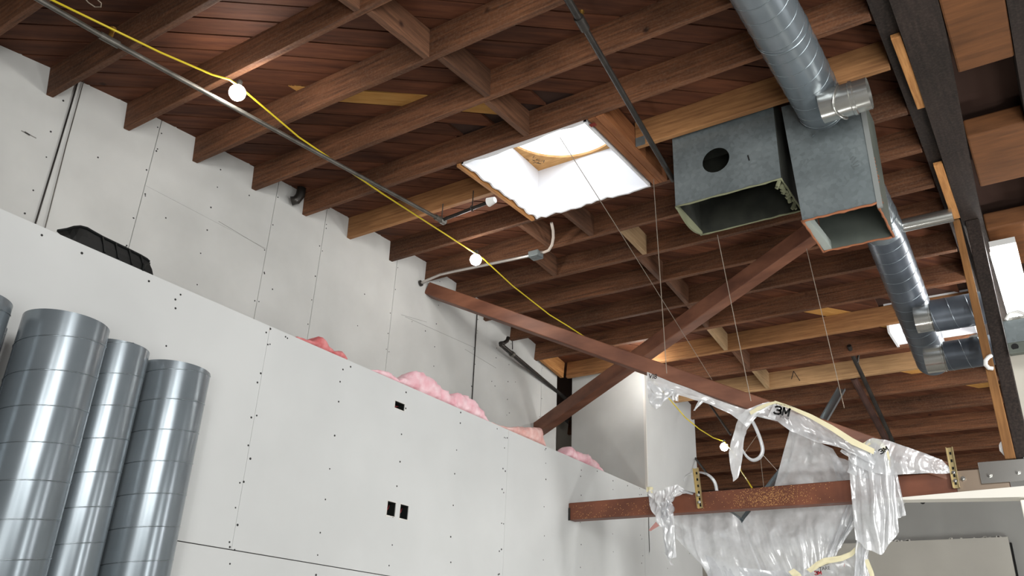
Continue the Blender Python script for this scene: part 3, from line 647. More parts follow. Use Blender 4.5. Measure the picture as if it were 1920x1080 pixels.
# plenum boxes
def plenum(X0, X1, Y0, Y1, Z0, Z1, label, hole=None, skew=0.0, rim=LINER, rim_name='liner_edge', rimw=0.012, inner=None):
    inner = inner or GALVD
    t = empty('plenum_box', ((X0 + X1) / 2, Y0, Z0), label, 'duct box'); T = 0.004
    # front sheet
    if hole:
        hx, hz, hr = hole; n = 48; vs = []; fs = []
        for k in range(n):
            a = 2 * math.pi * k / n; ca, sa = math.cos(a), math.sin(a)
            s_ = min(((X1 - hx) / ca) if ca > 1e-6 else ((X0 - hx) / ca if ca < -1e-6 else 1e9), ((Z1 - hz) / sa) if sa > 1e-6 else ((Z0 - hz) / sa if sa < -1e-6 else 1e9))
            for y in (Y0, Y0 + T): vs += [(hx + hr * ca, y, hz + hr * sa), (hx + s_ * ca, y, hz + s_ * sa)]
        # corners: snap nearest
        for (qx, qz) in ((X0, Z0), (X1, Z0), (X1, Z1), (X0, Z1)):
            bi = min(range(n), key=lambda k: (vs[4 * k + 1][0] - qx) ** 2 + (vs[4 * k + 1][2] - qz) ** 2)
            vs[4 * bi + 1] = (qx, Y0, qz); vs[4 * bi + 3] = (qx, Y0 + T, qz)
        for k in range(n):
            a = 4 * k; b = 4 * ((k + 1) % n); fs += [(a, a + 1, b + 1, b), (a + 2, b + 2, b + 3, a + 3), (a, b, b + 2, a + 2), (a + 1, a + 3, b + 3, b + 1)]
        MB().add(vs, fs).build('front_sheet', GALV, t)
    else:
        MB().hexa([(X0, Y0, Z0), (X1, Y0, Z0), (X1, Y0 + T, Z0), (X0, Y0 + T, Z0), (X0 - skew, Y0, Z1), (X1 - skew * 0.1, Y0, Z1), (X1 - skew * 0.1, Y0 + T, Z1), (X0 - skew, Y0 + T, Z1)]).build('front_sheet', GALV, t)
    MB().box(X0, X1, Y1 - T, Y1, Z0, Z1).build('rear_sheet', inner, t)
    MB().hexa([(X0, Y0 + T, Z0), (X0 + T, Y0 + T, Z0), (X0 + T, Y1 - T, Z0), (X0, Y1 - T, Z0), (X0 - skew, Y0 + T, Z1), (X0 + T - skew, Y0 + T, Z1), (X0 + T - skew, Y1 - T, Z1), (X0 - skew, Y1 - T, Z1)]).build('side_sheet', inner, t)
    MB().box(X1 - T, X1, Y0 + T, Y1 - T, Z0, Z1).build('side_sheet', inner, t)
    MB().box(X0 + T, X1 - T, Y0 + T, Y1 - T, Z1 - 0.02, Z1 - 0.01).build('top_sheet', inner, t)
    # rough rim
    cs = [(X0, Y0), (X1, Y0), (X1, Y1), (X0, Y1)]; mb = MB()
    for i in range(4):
        p, q = cs[i], cs[(i + 1) % 4]; N = 14; pts = []
        for k in range(N + 1):
            u = k / N; pts.append((p[0] + (q[0] - p[0]) * u + random.uniform(-1, 1) * rimw * 0.12, p[1] + (q[1] - p[1]) * u, Z0 - 0.002 + random.uniform(-1, 1) * rimw * 0.2))
        mb.tube(pts, [rimw * random.uniform(0.35, 0.6) for _ in pts], 6)
    mb.build(rim_name, rim, t, True)
    return t
hc = at(1342, 300, 1, 4.33)
p1 = plenum(-1.752, -1.085, 4.33, 4.755, 2.712, 3.30, 'wide galvanized plenum box open at the bottom with a round black hole', hole=(hc.x, hc.z, 0.088), inner=DARKIN)
# curved liner flap inside the left lower edge, cut slot on front
mb = MB(); vs = []; fs = []; N = 10
for i in range(N + 1):
    u = i / N; y = 4.33 + 0.425 * u; bul = 0.05 * math.sin(u * math.pi)
    vs += [(-1.752 - 0.0 , y, 2.73), (-1.752 - 0.002, y, 2.712 - bul), (-1.74, y, 2.712 - bul), (-1.74, y, 2.73)]
for i in range(N):
    k = 4 * i; fs += [(k, k + 1, k + 5, k + 4), (k + 1, k + 2, k + 6, k + 5), (k + 2, k + 3, k + 7, k + 6), (k + 3, k, k + 4, k + 7)]
MB().add(vs, fs).build('liner_flap', LINER, p1)
MB().bar(at(1402, 291, 1, 4.329), at(1405, 301, 1, 4.329), 0.002, 0.008, up=(1, 0, 0)).build('cut_slot', BLACK, p1)
mb = MB()
for k in range(12): mb.bar((-1.095 + random.uniform(-0.02, 0.01), 4.34 + 0.03 * k, 2.72), (-1.10 + random.uniform(-0.03, 0.0), 4.345 + 0.03 * k, 2.69 + random.uniform(-0.02, 0.02)), 0.02, 0.012)
mb.build('torn_liner', LINER, p1)
p2 = plenum(-0.992, -0.592, 4.33, 4.765, 2.40, 3.21, 'taller galvanized plenum box edged in orange sealant, round duct entering it', skew=0.045, rim=SEAL, rim_name='sealant_edge', rimw=0.015)
MB().hexa([(-0.592, 4.325, 2.37), (-0.565, 4.325, 2.37), (-0.565, 4.34, 2.37), (-0.592, 4.34, 2.37), (-0.600, 4.325, 3.20), (-0.573, 4.325, 3.20), (-0.573, 4.34, 3.20), (-0.600, 4.34, 3.20)]).build('corner_flange', mat('pale_zinc_flange', srgb(150, 154, 152), 0.5, 0.4), p2)
mb = MB()
for k in range(14):
    z = 2.42 + k * 0.022; mb.bar((-0.575, 4.36 + 0.02 * random.random(), z), (-0.59 + random.uniform(0, 0.015), 4.40 + 0.03 * random.random(), z + 0.02), 0.012, 0.006)
mb.build('torn_liner', SEAL, p2)
MB().hexa([(-0.99, 4.34, 2.402), (-0.96, 4.34, 2.402), (-0.94, 4.76, 2.402), (-0.985, 4.76, 2.402), (-0.99, 4.34, 2.46), (-0.96, 4.34, 2.46), (-0.94, 4.76, 2.46), (-0.985, 4.76, 2.46)]).build('inner_liner', mat('pale_foil_liner', srgb(170, 178, 172), 0.6, 0.2), p2)

# ---------------------------------------------------------------- steel braces and tie beam
def beam(name, a, b, w, h, m_, label, endcap=True):
    o = MB().bar(a, b, w, h).build(name, m_, None, bevel=0.007); return tag(o, label, 'beam')
A0 = at(804, 543, 0, XU); A1 = at(1788, 891, 1, 6.31)
beam('brace_beam', A0 + (A0 - A1).normalized() * 0.0, A1, 0.10, 0.118, STEEL, 'reddish brown diagonal beam sloping down right from the wall, plastic taped under it')
B0 = at(1008, 806, 0, XU + 0.02); B1 = at(1532, 430, 0, -1.22); B1 = B1 + (B1 - B0).normalized() * 0.12
beam('brace_beam', B0, B1, 0.11, 0.135, STEEL, 'reddish brown diagonal beam rising right behind the other, up to the metal boxes')
TY = 6.25
tie = empty('tie_beam', (XH, TY, 1.25), 'horizontal rust-brown beam from the white wall to the truss post, strewn with wood dust', 'beam')
TL = at(1063, 944, 1, TY); TR = at(1893, 878, 1, TY)
zl, zr = 1.325, 1.338
mb = MB(); hgt = 0.142
mb.hexa([(XH + 0.001, TY, zl - hgt), (-0.35, TY, zr - 0.158), (-0.35, TY + 0.11, zr - 0.158), (XH + 0.001, TY + 0.11, zl - hgt), (XH + 0.001, TY, zl), (-0.35, TY, zr), (-0.35, TY + 0.11, zr), (XH + 0.001, TY + 0.11, zl)])
mb.build('beam_body', STEEL2, tie, bevel=0.008)
mb = MB()
for k in range(900):
    if k < 620: u = random.gauss(1437, 34); v = random.gauss(0.45, 0.26)
    elif k < 760: u = random.uniform(1300, 1560); v = random.random()
    else: u = random.uniform(1075, 1215); v = random.random() * 0.8
    v = min(0.96, max(0.04, v)); p = at(u, 900, 1, TY - 0.0015); t_ = (p.x - XH) / (-0.35 - XH)
    z = zl + (zr - zl) * t_ - hgt * (1 - v); s_ = random.uniform(0.0016, 0.0036)
    an = random.random() * 3; c_, q_ = math.cos(an) * s_, math.sin(an) * s_
    mb.add([(p.x - c_, TY - 0.001, z - q_), (p.x + q_, TY - 0.0025, z - c_), (p.x + c_, TY - 0.001, z + q_), (p.x - q_, TY - 0.0025, z + c_)], [(0, 1, 2, 3)])
mb.build('wood_dust', SAW, tie)['kind'] = 'stuff'
MB().box(XH + 0.002, XH + 0.02, TY - 0.004, TY, zl - hgt - 0.004, zl - hgt + 0.10).build('end_plate', BPIPE, tie)
# zinc plates, bolts, bright angle below
pl0 = at(1790, 890, 1, TY).x; pl1 = at(1838, 890, 1, TY).x
MB().box(pl0, -0.35, TY - 0.006, TY - 0.0005, 1.19, 1.335).build('gusset_plate', mat('browned_zinc', srgb(150, 134, 118), 0.4, 0.7), tie, bevel=0.002)
MB().box(pl1, -0.24, TY - 0.030, TY - 0.022, 1.235, 1.375).build('gusset_plate', SHINY, tie, bevel=0.002)
MB().box(pl1, -0.24, TY - 0.022, TY - 0.006, 1.26, 1.35).build('packing_plate', GALVD, tie)
def bolt(c, r, parent, m_=SHINY):
    mb = MB(); vs = []; fs = []
    for y in (c.y, c.y - 0.014): vs += [(c.x + r * math.cos(math.pi * k / 3 + 0.3), y, c.z + r * math.sin(math.pi * k / 3 + 0.3)) for k in range(6)]
    fs = [(0, 1, 2, 3, 4, 5), (11, 10, 9, 8, 7, 6)] + [(k, k + 6, (k + 1) % 6 + 6, (k + 1) % 6) for k in range(6)]
    mb.add(vs, fs); mb.tube([Vector((c.x, c.y - 0.01, c.z)), Vector((c.x, c.y - 0.028, c.z))], r * 0.5, 8); return mb.build('bolt', m_, parent)
bolt(at(1806, 898, 1, TY - 0.007), 0.016, tie); bolt(at(1856, 891, 1, TY - 0.031), 0.014, tie); bolt(at(1909, 885, 1, TY - 0.031), 0.014, tie)
mb = MB(); xa = at(1640, 935, 1, TY).x
mb.hexa([(xa, TY - 0.003, 1.178), (-0.24, TY - 0.05, 1.13), (-0.24, TY + 0.1, 1.13), (xa, TY + 0.1, 1.178), (xa, TY - 0.003, 1.183), (-0.24, TY - 0.05, 1.20), (-0.24, TY + 0.1, 1.20), (xa, TY + 0.1, 1.183)])
mb.build('bottom_angle', mat('bright_lit_angle', srgb(240, 236, 226), 0.4, 0.0), tie)  # steel angle, strong light on it put into the near-white colour
o = MB().box(-0.31, -0.13, TY + 0.0, TY + 0.15, FLOOR, 1.125).build('steel_post', mat('bright_lit_steel', srgb(236, 232, 222), 0.45, 0.0), None, bevel=0.006); tag(o, 'bright white lit steel post under the right end of the brown beam', 'post')  # bright light on the steel is painted as near-white colour
MB().box(-0.24, -0.10, TY - 0.03, TY + 0.12, 1.165, 1.384).build('post_cap', GALV, tie)

def strut(a, b, label, w=0.038, d=0.024):
    a = Vector(a); b = Vector(b); t = empty('strut_channel', tuple(a), label, 'bracket', 'zinc strut channels bolted to the brown beam')
    ax = (b - a).normalized(); r = ax.cross(Vector((0, 1, 0))).normalized(); y = Vector((0, 1, 0))
    MB().bar(a + y * d, b + y * d, w, 0.003, up=(0, 1, 0)).build('web', GOLD, t)
    for s_ in (-1, 1): MB().bar(a + r * s_ * w / 2 + y * d / 2, b + r * s_ * w / 2 + y * d / 2, 0.005, d, up=(0, 1, 0)).build('flange', GOLD, t)
    L = (b - a).length
    for k in range(int(L / 0.05)):
        c = a + ax * (0.03 + 0.05 * k) + y * (d - 0.004)
        MB().bar(c, c + ax * 0.018, 0.012, 0.004, up=(0, 1, 0)).build('slot', BLACK, t)
    bolt(b - ax * 0.045 + y * 0.018, 0.013, t); bolt(b - ax * 0.10 + y * 0.018, 0.013, t)
strut(at(1303, 877, 1, TY - 0.03), at(1312, 952, 1, TY - 0.03), 'yellow zinc strut channel bolted upright on the left half of the brown beam')
strut(at(1779, 838, 1, TY - 0.05), at(1793, 914, 1, TY - 0.05), 'yellow zinc strut channel bolted upright at the right end of the brown beam')

# ---------------------------------------------------------------- pipes, conduits, cables
def pipe(name, pts, r, m_, label, cat='pipe', n=10, group=None):
    o = MB().tube(pts, r, n).build(name, m_, None, 'auto'); return tag(o, label, cat, group)
def fit(t, a, b, r, m_=GPIPE, name='fitting'): return MB().tube([a, b], r, 14).build(name, m_, t, 'auto')
# long grey sprinkler pipe
s0 = at(60, -8, 2, 2.74); s1 = at(205, 75, 2, 2.80); s2 = at(828, 413, 2, 3.02)
t = empty('sprinkler_pipe', tuple(s1), 'long thin grey pipe running just below joists from top left towards the skylight', 'pipe')
MB().tube([s0, s1, s2], 0.0135, 12).build('pipe_run', GPIPE, t, 'auto')
d = (s2 - s1).normalized()
fit(t, s1 - d * 0.05, s1 + d * 0.05, 0.02); MB().tube([s1, s1 + Vector((0, 0, 0.05)), s1 + Vector((0, 0, 0.075))], [0.012, 0.012, 0.018], 10).build('sprinkler_head', BRASS, t, 'auto')
fit(t, s2 - d * 0.07, s2 + d * 0.04, 0.021); fit(t, s2 - d * 0.012, s2 + d * 0.03, 0.027, SHINY, 'clamp')
MB().tube([s2 + Vector((0, 0, 0)), s2 + Vector((0, 0, 0.14))], 0.004, 6).build('hanger_rod', GPIPE, t)
q0 = s2 + d * 0.0; q1 = at(922, 377, 1, q0.y - 0.02)
t = empty('branch_pipe', tuple(q0), 'short dark branch pipe ending in a white cone beside the skylight', 'pipe')
MB().tube([q0, q1], 0.013, 12).build('pipe_run', BPIPE, t, 'auto')
MB().tube([q1 - (q1 - q0).normalized() * 0.03, q1 + (q1 - q0).normalized() * 0.03, q1 + (q1 - q0).normalized() * 0.032], [0.034, 0.022, 0.005], 16).build('white_cone', WHITE, t, 'auto')
c_ = q0 + (q1 - q0) * 0.62; MB().tube([c_ + Vector((0, 0, -0.015)), c_ + Vector((0, 0, 0.15))], 0.004, 6).build('hanger_rod', BPIPE, t)
MB().tube([c_ + Vector((0, 0.02 * math.cos(k * 0.5), 0.02 * math.sin(k * 0.5))) for k in range(12)], 0.004, 5).build('pipe_clamp', BPIPE, t)
# dark pipe right of the skylight
r0_ = at(1058, -12, 2, 3.0); r1_ = at(1090, 42, 2, 3.0); r2_ = at(1262, 338, 2, 3.0)
t = empty('sprinkler_pipe', tuple(r1_), 'dark pipe crossing below the joists between skylight and plenum boxes', 'pipe')
MB().tube([r0_, r1_], 0.019, 12).build('pipe_run', BPIPE, t, 'auto'); MB().tube([r1_, r2_], 0.017, 12).build('pipe_run', BPIPE, t, 'auto')
d = (r2_ - r1_).normalized(); fit(t, r1_ - d * 0.04, r1_ + d * 0.05, 0.026, BPIPE)
MB().tube([r1_, r1_ + Vector((0, 0, 0.05)), r1_ + Vector((0, 0, 0.07))], [0.01, 0.01, 0.016], 10).build('sprinkler_head', BRASS, t, 'auto')
# pipe low along the upper wall
w0 = at(939, 646, 0, -4.48); w1 = at(1075, 760, 1, 8.1)
t = empty('wall_pipe', tuple(w0), 'black pipe slanting along the end of the upper white wall, hooked at its top', 'pipe')
MB().tube([w0, w1], 0.022, 12).build('pipe_run', BPIPE, t, 'auto')
MB().tube([at(938, 644, 0, -4.5), at(945, 643, 0, -4.5), at(951, 639, 0, -4.5), at(953, 633, 0, -4.5)], 0.02, 10).build('hook', BPIPE, t, True)
MB().tube([at(961, 655, 0, -4.48), at(960.5, 638, 0, -4.48)], 0.005, 6).build('hanger_rod', BPIPE, t)
fit(t, w0 + (w1 - w0).normalized() * 0.22, w0 + (w1 - w0).normalized() * 0.26, 0.03, GPIPE, 'clamp')
# elbow on wall
t = empty('pipe_elbow', tuple(at(555, 375, 0, -4.55)), 'black pipe elbow sticking out of the upper white wall under a joist', 'pipe')
MB().tube([at(566, 352, 0, -4.52), at(563, 366, 0, -4.53), at(556, 375, 0, -4.54), at(546, 377, 0, -4.57)], [0.034, 0.036, 0.034, 0.036], 14).build('elbow', BPIPE, t, True)
MB().box(-4.519, -4.516, at(555, 373, 0, -4.53).y, at(559, 373, 0, -4.53).y, at(553, 376, 0, -4.53).z, at(553, 373, 0, -4.53).z).build('label_tag', WHITE, t)
# conduit with box and flexible end
cy = 5.22
c0 = at(787, 532, 0, XU + 0.0); pts = [c0, at(800, 526, 1, cy), at(825, 515, 1, cy), at(850, 509, 1, cy), at(995, 479, 1, cy)]
t = empty('conduit_run', tuple(c0), 'bent silver conduit from the wall to a grey box, with white flexible tail', 'conduit')
MB().tube(pts, 0.013, 10).build('conduit', EMT, t, 'auto')
MB().tube([c0, c0 + (pts[1] - c0).normalized() * 0.02], 0.028, 12).build('wall_bushing', BPIPE, t)
bx = at(1004, 478, 1, cy); MB().box(bx.x - 0.045, bx.x + 0.05, cy - 0.045, cy + 0.045, bx.z - 0.028, bx.z + 0.022).build('junction_box', mat('grey_box_paint', srgb(128, 136, 136), 0.5, 0.3), t, bevel=0.003)
MB().hexa([(bx.x - 0.02, cy - 0.06, bx.z - 0.05), (bx.x + 0.06, cy - 0.06, bx.z - 0.045), (bx.x + 0.06, cy + 0.03, bx.z - 0.028), (bx.x - 0.02, cy + 0.03, bx.z - 0.028), (bx.x - 0.02, cy - 0.06, bx.z - 0.047), (bx.x + 0.06, cy - 0.06, bx.z - 0.042), (bx.x + 0.06, cy + 0.03, bx.z - 0.025), (bx.x - 0.02, cy + 0.03, bx.z - 0.025)]).build('box_lid', GALV, t)
MB().tube([at(1010, 473, 1, cy), at(1020, 473, 1, cy), at(1029, 469, 1, cy - 0.02), at(1035, 459, 1, cy - 0.05), at(1037.5, 445, 1, cy - 0.1), at(1037, 432, 1, cy - 0.16), at(1034, 418, 1, cy - 0.25)], 0.012, 10).build('flexible_tail', mat('white_flex', srgb(196, 184, 172), 0.5), t, True)
# wires on the wall at the left
pipe('wall_cable', [at(147, 150, 0, XU + 0.012), at(107, 285, 0, XU + 0.012), at(60, 440, 0, XU + 0.012)], 0.0048, BPIPE, 'black cable hanging straight down the upper white wall at far left', 'cable')
pipe('wall_cable', [at(162, 137, 0, XU + 0.03), at(157, 152, 0, XU + 0.014), at(125, 268, 0, XU + 0.014), at(80, 445, 0, XU + 0.014)], 0.003, GPIPE, 'grey thinner cable hanging just right of the black cable at far left', 'cable')
pipe('wall_rod', [at(895, 581, 0, XU + 0.008), at(884, 770, 0, XU + 0.008)], 0.0055, BPIPE, 'dark vertical rod on upper wall below the sloping beam', 'rod')
pipe('wire_loop', [at(158, -4, 2, 2.9), at(166, 5, 2, 2.9), at(178, 13, 2, 2.9), at(189, 13, 2, 2.9), at(190, 6, 2, 2.9), at(180, -3, 2, 2.9)], 0.003, WIREM, 'small grey wire loop under the joists at the top left edge', 'wire')

# string-light cable and bulbs
yb = [(85, -6, None, 2.80), (300, 98, None, 2.86), (398, 140, None, 2.9), (430, 149, None, 2.92), (452, 165, None, 2.93), (560, 257, None, 2.98), (720, 365, None, 3.02), (880, 468, None, 3.03), (905, 484, None, 3.03), (960, 535, 5.5, None), (1030, 590, 6.1, None), (1066, 612, 6.35, None), (1140, 660, 7.0, None), (1215, 702, 7.6, None), (1255, 748, 8.0, None), (1285, 783, 8.25, None), (1312, 805, 8.2, None), (1338, 821, 8.0, None), (1357, 827, 7.9, None),
      (1378, 852, 7.8, None), (1390, 884, 7.5, None), (1400, 899, 7.2, None), (1412, 918, 6.45, None)]
P = [at(u, v, 1, y) if y else at(u, v, 2, z) for (u, v, y, z) in yb]
cab = MB().tube(P, 0.0058, 8).build('string_light_cable', YEL, None, True); tag(cab, 'yellow cable strung below the joists carrying the bare bulbs', 'cable')
def bulb(c, r, label):
    t = empty('light_bulb', tuple(c), label, 'light bulb', 'bare bulbs on the yellow cable')
    mb = MB(); vs = []; fs = []; n = 20; m = 12
    for i in range(1, m):
        ph = math.pi * i / m; vs += [(c.x + r * math.sin(ph) * math.cos(2 * math.pi * k / n), c.y + r * math.sin(ph) * math.sin(2 * math.pi * k / n), c.z + r * math.cos(ph)) for k in range(n)]
    vs += [(c.x, c.y, c.z + r), (c.x, c.y, c.z - r)]
    for i in range(m - 2):
        for k in range(n): fs.append((i * n + k, i * n + (k + 1) % n, (i + 1) * n + (k + 1) % n, (i + 1) * n + k))
    for k in range(n): fs.append((k, len(vs) - 2, (k + 1) % n)); fs.append(((m - 2) * n + k, (m - 2) * n + (k + 1) % n, len(vs) - 1))
    mb.add(vs, fs).build('globe', BULB, t, True)
    MB().tube([c + Vector((0, 0, r * 0.8)), c + Vector((0, 0, r * 1.7)), c + Vector((0, 0, r * 1.9))], [r * 0.36, r * 0.36, r * 0.2], 12).build('socket', BPIPE, t, 'auto')
bulb(at(445, 174, 2, 2.88), 0.046, 'lit bare bulb at upper left on the yellow cable')
bulb(at(892, 487, 2, 2.99), 0.046, 'lit bare bulb on the yellow cable beside the silver conduit below the skylight')
bulb(at(1204, 685, 1, 7.5), 0.046, 'lit bare bulb hidden behind the sloping beam, glowing on the boxed corner')
bulb(at(1358, 838, 1, 7.9), 0.040, 'lit bare bulb low beyond the crossing beams, next to hanging plastic strip')

# thin hanger wires
for (u0, v0, y0_, u1, v1, y1_, lab) in [
    (1215, 185, 4.6, 1250, 700, 4.9, 'thin hanger wire dropping left of the wide plenum box past the crossing beams'),
    (1345, 440, 4.9, 1408, 752, 5.3, 'thin hanger wire dropping below the wide plenum box'),
    (1512, 466, 5.6, 1583, 765, 6.0, 'thin hanger wire dropping below the orange-edged plenum box'),
    (1050, 258, 3.7, 1150, 415, 4.5, 'thin wire hanging across the skylight opening'),
    (1150, 415, 4.5, 1335, 712, 7.2, 'thin dark wire slanting from the skylight edge down to the sloping beam'),
    (1218, 684, 6.0, 1260, 745, 6.2, 'short thin wire below the crossing of the two beams'),
    (1395, 850, 6.6, 1420, 815, 6.9, 'thin broken wire pointing up right beside the strap loop'),
    (1478, 905, 6.8, 1428, 850, 7.4, 'thin wire slanting left of the plastic curtain edge'),
    (1440, 985, 6.9, 1425, 850, 6.9, 'thin wire hanging behind the strap loop near the steel stud'),
    (980, 470, 5.5, 985, 445, 5.5, 'tiny bent wire on a joist left of the grey junction box')]:
    pipe('hanger_wire', [at(u0, v0, 1, y0_), at(u1, v1, 1, y1_)], 0.0026, WIREM, lab, 'wire', 5)
pipe('threaded_rod', [at(1284, 834, 1, 9.5), at(1345, 912, 1, 8.6)], 0.012, BPIPE, 'dark rod slanting down right behind the brown beam near the boxed corner', 'rod')
pipe('threaded_rod', [at(1330, 757, 1, 8.6), at(1370, 815, 1, 8.2)], 0.012, BPIPE, 'dark rod slanting above the lowest bulb', 'rod')
pipe('black_pipe', [at(1592, 648, 1, 8.1), at(1598, 665, 1, 8.2), at(1625, 722, 1, 8.6), at(1674, 828, 1, 9.5)], 0.021, BPIPE, 'dark pipe slanting down right below far joists, upper one of a pair', 'pipe')
pipe('black_pipe', [at(1600, 708, 1, 8.7), at(1662, 826, 1, 9.8)], 0.034, blotch('red_brown_pipe', srgb(60, 40, 36), srgb(84, 58, 50), 6, 0.6, 0.2), 'dark red-brown pipe slanting beside and below the thinner dark pipe', 'pipe')
pipe('threaded_rod', [at(1612, 645, 1, 8.3), at(1608, 680, 1, 8.3)], 0.012, BPIPE, 'short rod hanging at the top of the dark pipe pair', 'rod')
pipe('black_pipe', [at(1722, 926, 1, 7.5), at(1730, 941, 1, 7.7)], 0.02, BLACK, 'short black pipe end poking out below the brown beam before the back wall', 'pipe')
o = MB().tube([at(1512, 908, 1, 6.52), at(1512, 893, 1, 6.52)], [0.05, 0.05], 24).build('white_cap', WHITE, tie, 'auto'); o['label'] = 'small white round cap'
def stud(u0, v0, y0_, u1, v1, y1_, w, label):
    a = at(u0, v0, 1, y0_); b = at(u1, v1, 1, y1_); t = empty('steel_stud', tuple(a), label, 'stud')
    ax = (b - a).normalized(); y = Vector((0, 1, 0)); r = ax.cross(y).normalized()
    MB().bar(a + y * 0.03, b + y * 0.03, w, 0.002, up=(0, 1, 0)).build('web', STUD, t)
    for s_ in (-1, 1): MB().bar(a + r * s_ * w / 2 + y * 0.015, b + r * s_ * w / 2 + y * 0.015, 0.003, 0.03, up=(0, 1, 0)).build('flange', STUD, t)
stud(1392, 982, 6.55, 1484, 862, 6.9, 0.075, 'galvanized steel stud leaning up right behind the brown beam')
stud(1366, 962, 6.55, 1391, 980, 6.57, 0.05, 'galvanized stud end forming a V below the brown beam')
stud(1541, 790, 7.0, 1577, 728, 7.3, 0.062, 'galvanized steel stud standing slanted behind the sloping beam')

# fluorescent fixture, box and cables behind the truss post
ft = empty('fluorescent_fixture', (-0.02, 7, 2.8), 'blown-out bright fluorescent fixture just right of the truss post', 'lamp')
fa = at(1879, 468, 2, 2.96); fb = Vector((fa.x + 0.0, 8.6, 2.70))
MB().bar(fa + Vector((0.01, 0, 0.06)), fb + Vector((0.01, 0, 0.06)), 0.17, 0.05).build('housing', WHITE, ft)
for dx in (-0.05, 0.05): MB().tube([fa + Vector((dx, 0.03, 0)), fb + Vector((dx, -0.03, 0))], 0.032, 12).build('tube', TUBE, ft, True)
jb = empty('junction_box', (0.0, 6.3, 2.2), 'large galvanized junction box at right edge beside the truss post', 'junction box')
a = at(1886, 652, 1, 6.2); b = at(1919, 592, 1, 6.2)
MB().box(-0.19, 0.14, 6.2, 6.245, a.z + 0.03, b.z).build('box_body', GALV, jb, bevel=0.004)
MB().box(-0.19, 0.14, 6.19, 6.245, a.z - 0.05, a.z + 0.028).build('box_foot', GALVD, jb, bevel=0.004)
MB().tube([at(1903, 650, 1, 6.185), at(1903, 650, 1, 6.195)], 0.022, 14).build('knockout', BLACK, jb)
MB().box(-0.19, 0.14, 6.19, 6.2, b.z - 0.02, b.z).build('lid_lip', SHINY, jb)
pipe('white_cable', [at(1886, 600, 1, 6.15), at(1893, 588, 1, 6.15), at(1908, 584, 1, 6.15), at(1925, 590, 1, 6.15)], 0.012, WHITE, 'thick white cable arching over the junction box at right edge', 'cable')
pipe('conduit_post', [Vector((0.08, 6.9, 2.72)), Vector((0.06, 6.6, 2.36))], 0.03, GPIPE, 'short grey conduit above the junction box at the right edge', 'conduit')
o = MB().box(-0.235, 0.4, 6.56, 6.60, FLOOR, 2.20).build('white_board', mat('beige_board', srgb(196, 192, 180), 0.7), None); tag(o, 'pale beige board standing behind the truss post at right edge', 'board')
pipe('white_cable', [at(1744, 622, 1, 7.3), at(1746, 608, 1, 7.25), at(1754, 596, 1, 7.2), at(1768, 589, 1, 7.2)], 0.009, WHITE, 'short white cable curling below the upper branch duct', 'cable')
pipe('white_cable', [at(1798, 652, 1, 7.0), at(1812, 638, 1, 7.0), at(1822, 631, 1, 6.9), at(1836, 627, 1, 6.6)], 0.009, WHITE, 'short pale cable lying above the lower branch duct', 'cable')
lp = [at(1856 + 11 * math.cos(a) * 1.0, 680 + 11 * math.sin(a), 1, 6.2) for a in [k * math.pi / 10 for k in range(-13, 6)]]
lp = [at(1862, 691, 1, 6.21), at(1854, 690, 1, 6.20), at(1848, 684, 1, 6.20), at(1848, 676, 1, 6.20), at(1853, 670, 1, 6.20), at(1858, 667, 1, 6.22)]
pipe('white_cable', lp, 0.014, WHITE, 'white cable loop hooked on the orange side of the truss post', 'cable')

# ---------------------------------------------------------------- pink insulation on top of the half-height wall
def batt(top, m_, label, lean=0.03, depth=0.15):
    "top: picture outline of the upper edge; a lumpy body resting on the wall top"
    P = [at(u, v, 0, XH - lean) for (u, v) in top]; y0, y1 = P[0].y, P[-1].y
    def zt(y):
        for i in range(len(P) - 1):
            if P[i].y <= y <= P[i + 1].y or i == len(P) - 2:
                t = (y - P[i].y) / max(1e-6, P[i + 1].y - P[i].y); return P[i].z + t * (P[i + 1].z - P[i].z)
    N = 44; Mx = 16; vs = []; fs = []
    for i in range(N + 1):
        y = y0 + (y1 - y0) * i / N; h = max(0.006, zt(y) - HT + 0.004)
        for k in range(Mx):
            a = math.pi * 2 * k / Mx; cx_ = XH - 0.012 - depth / 2; ca, sa = math.cos(a), math.sin(a)
            rx = depth / 2; x = cx_ + rx * (abs(ca) ** 0.7) * (1 if ca > 0 else -1); z = HT + h * 0.5 + h * 0.5 * (abs(sa) ** 0.8) * (1 if sa > 0 else -1)
            q = Vector((x * 14, y * 14, z * 14)); nn = noise.noise(q) * 0.6 + noise.noise(q * 2.7) * 0.4
            amp = min(0.03, h * 0.35)
            if z > HT + 0.01 or ca > 0: x += nn * amp * (1 if ca > 0.2 else 0.5); z += nn * amp * 0.5
            x = min(x, XH + 0.015) ; z = max(z, HT - 0.003)
            if x > XH - 0.002 and z < HT + 0.004: x = XH - 0.002
            vs.append((x, y, z))
    for i in range(N):
        for k in range(Mx): fs.append((i * Mx + k, i * Mx + (k + 1) % Mx, (i + 1) * Mx + (k + 1) % Mx, (i + 1) * Mx + k))
    fs += [tuple(reversed(range(Mx))), tuple(N * Mx + k for k in range(Mx))]
    o = MB().add(vs, fs).build('insulation_batt', m_, None, True); tag(o, label, 'insulation', 'pink insulation pieces on the wall top')
batt([(556, 632), (572, 637), (587, 640), (594, 633), (601, 631), (608, 636), (618, 650), (626, 658), (641, 657), (648, 672)], PINKR, 'red-pink insulation tuft farthest left on the white wall top')
batt([(694, 694), (706, 694), (718, 694), (728, 698), (738, 705), (746, 716)], PINK, 'small flat pink insulation scrap just left of the big pile')
batt([(746, 714), (753, 709), (763, 706), (773, 699), (785, 696), (797, 697), (808, 703), (822, 718), (836, 731), (850, 742), (856, 764)], PINK, 'largest pink insulation pile above the horizontal outlet box')
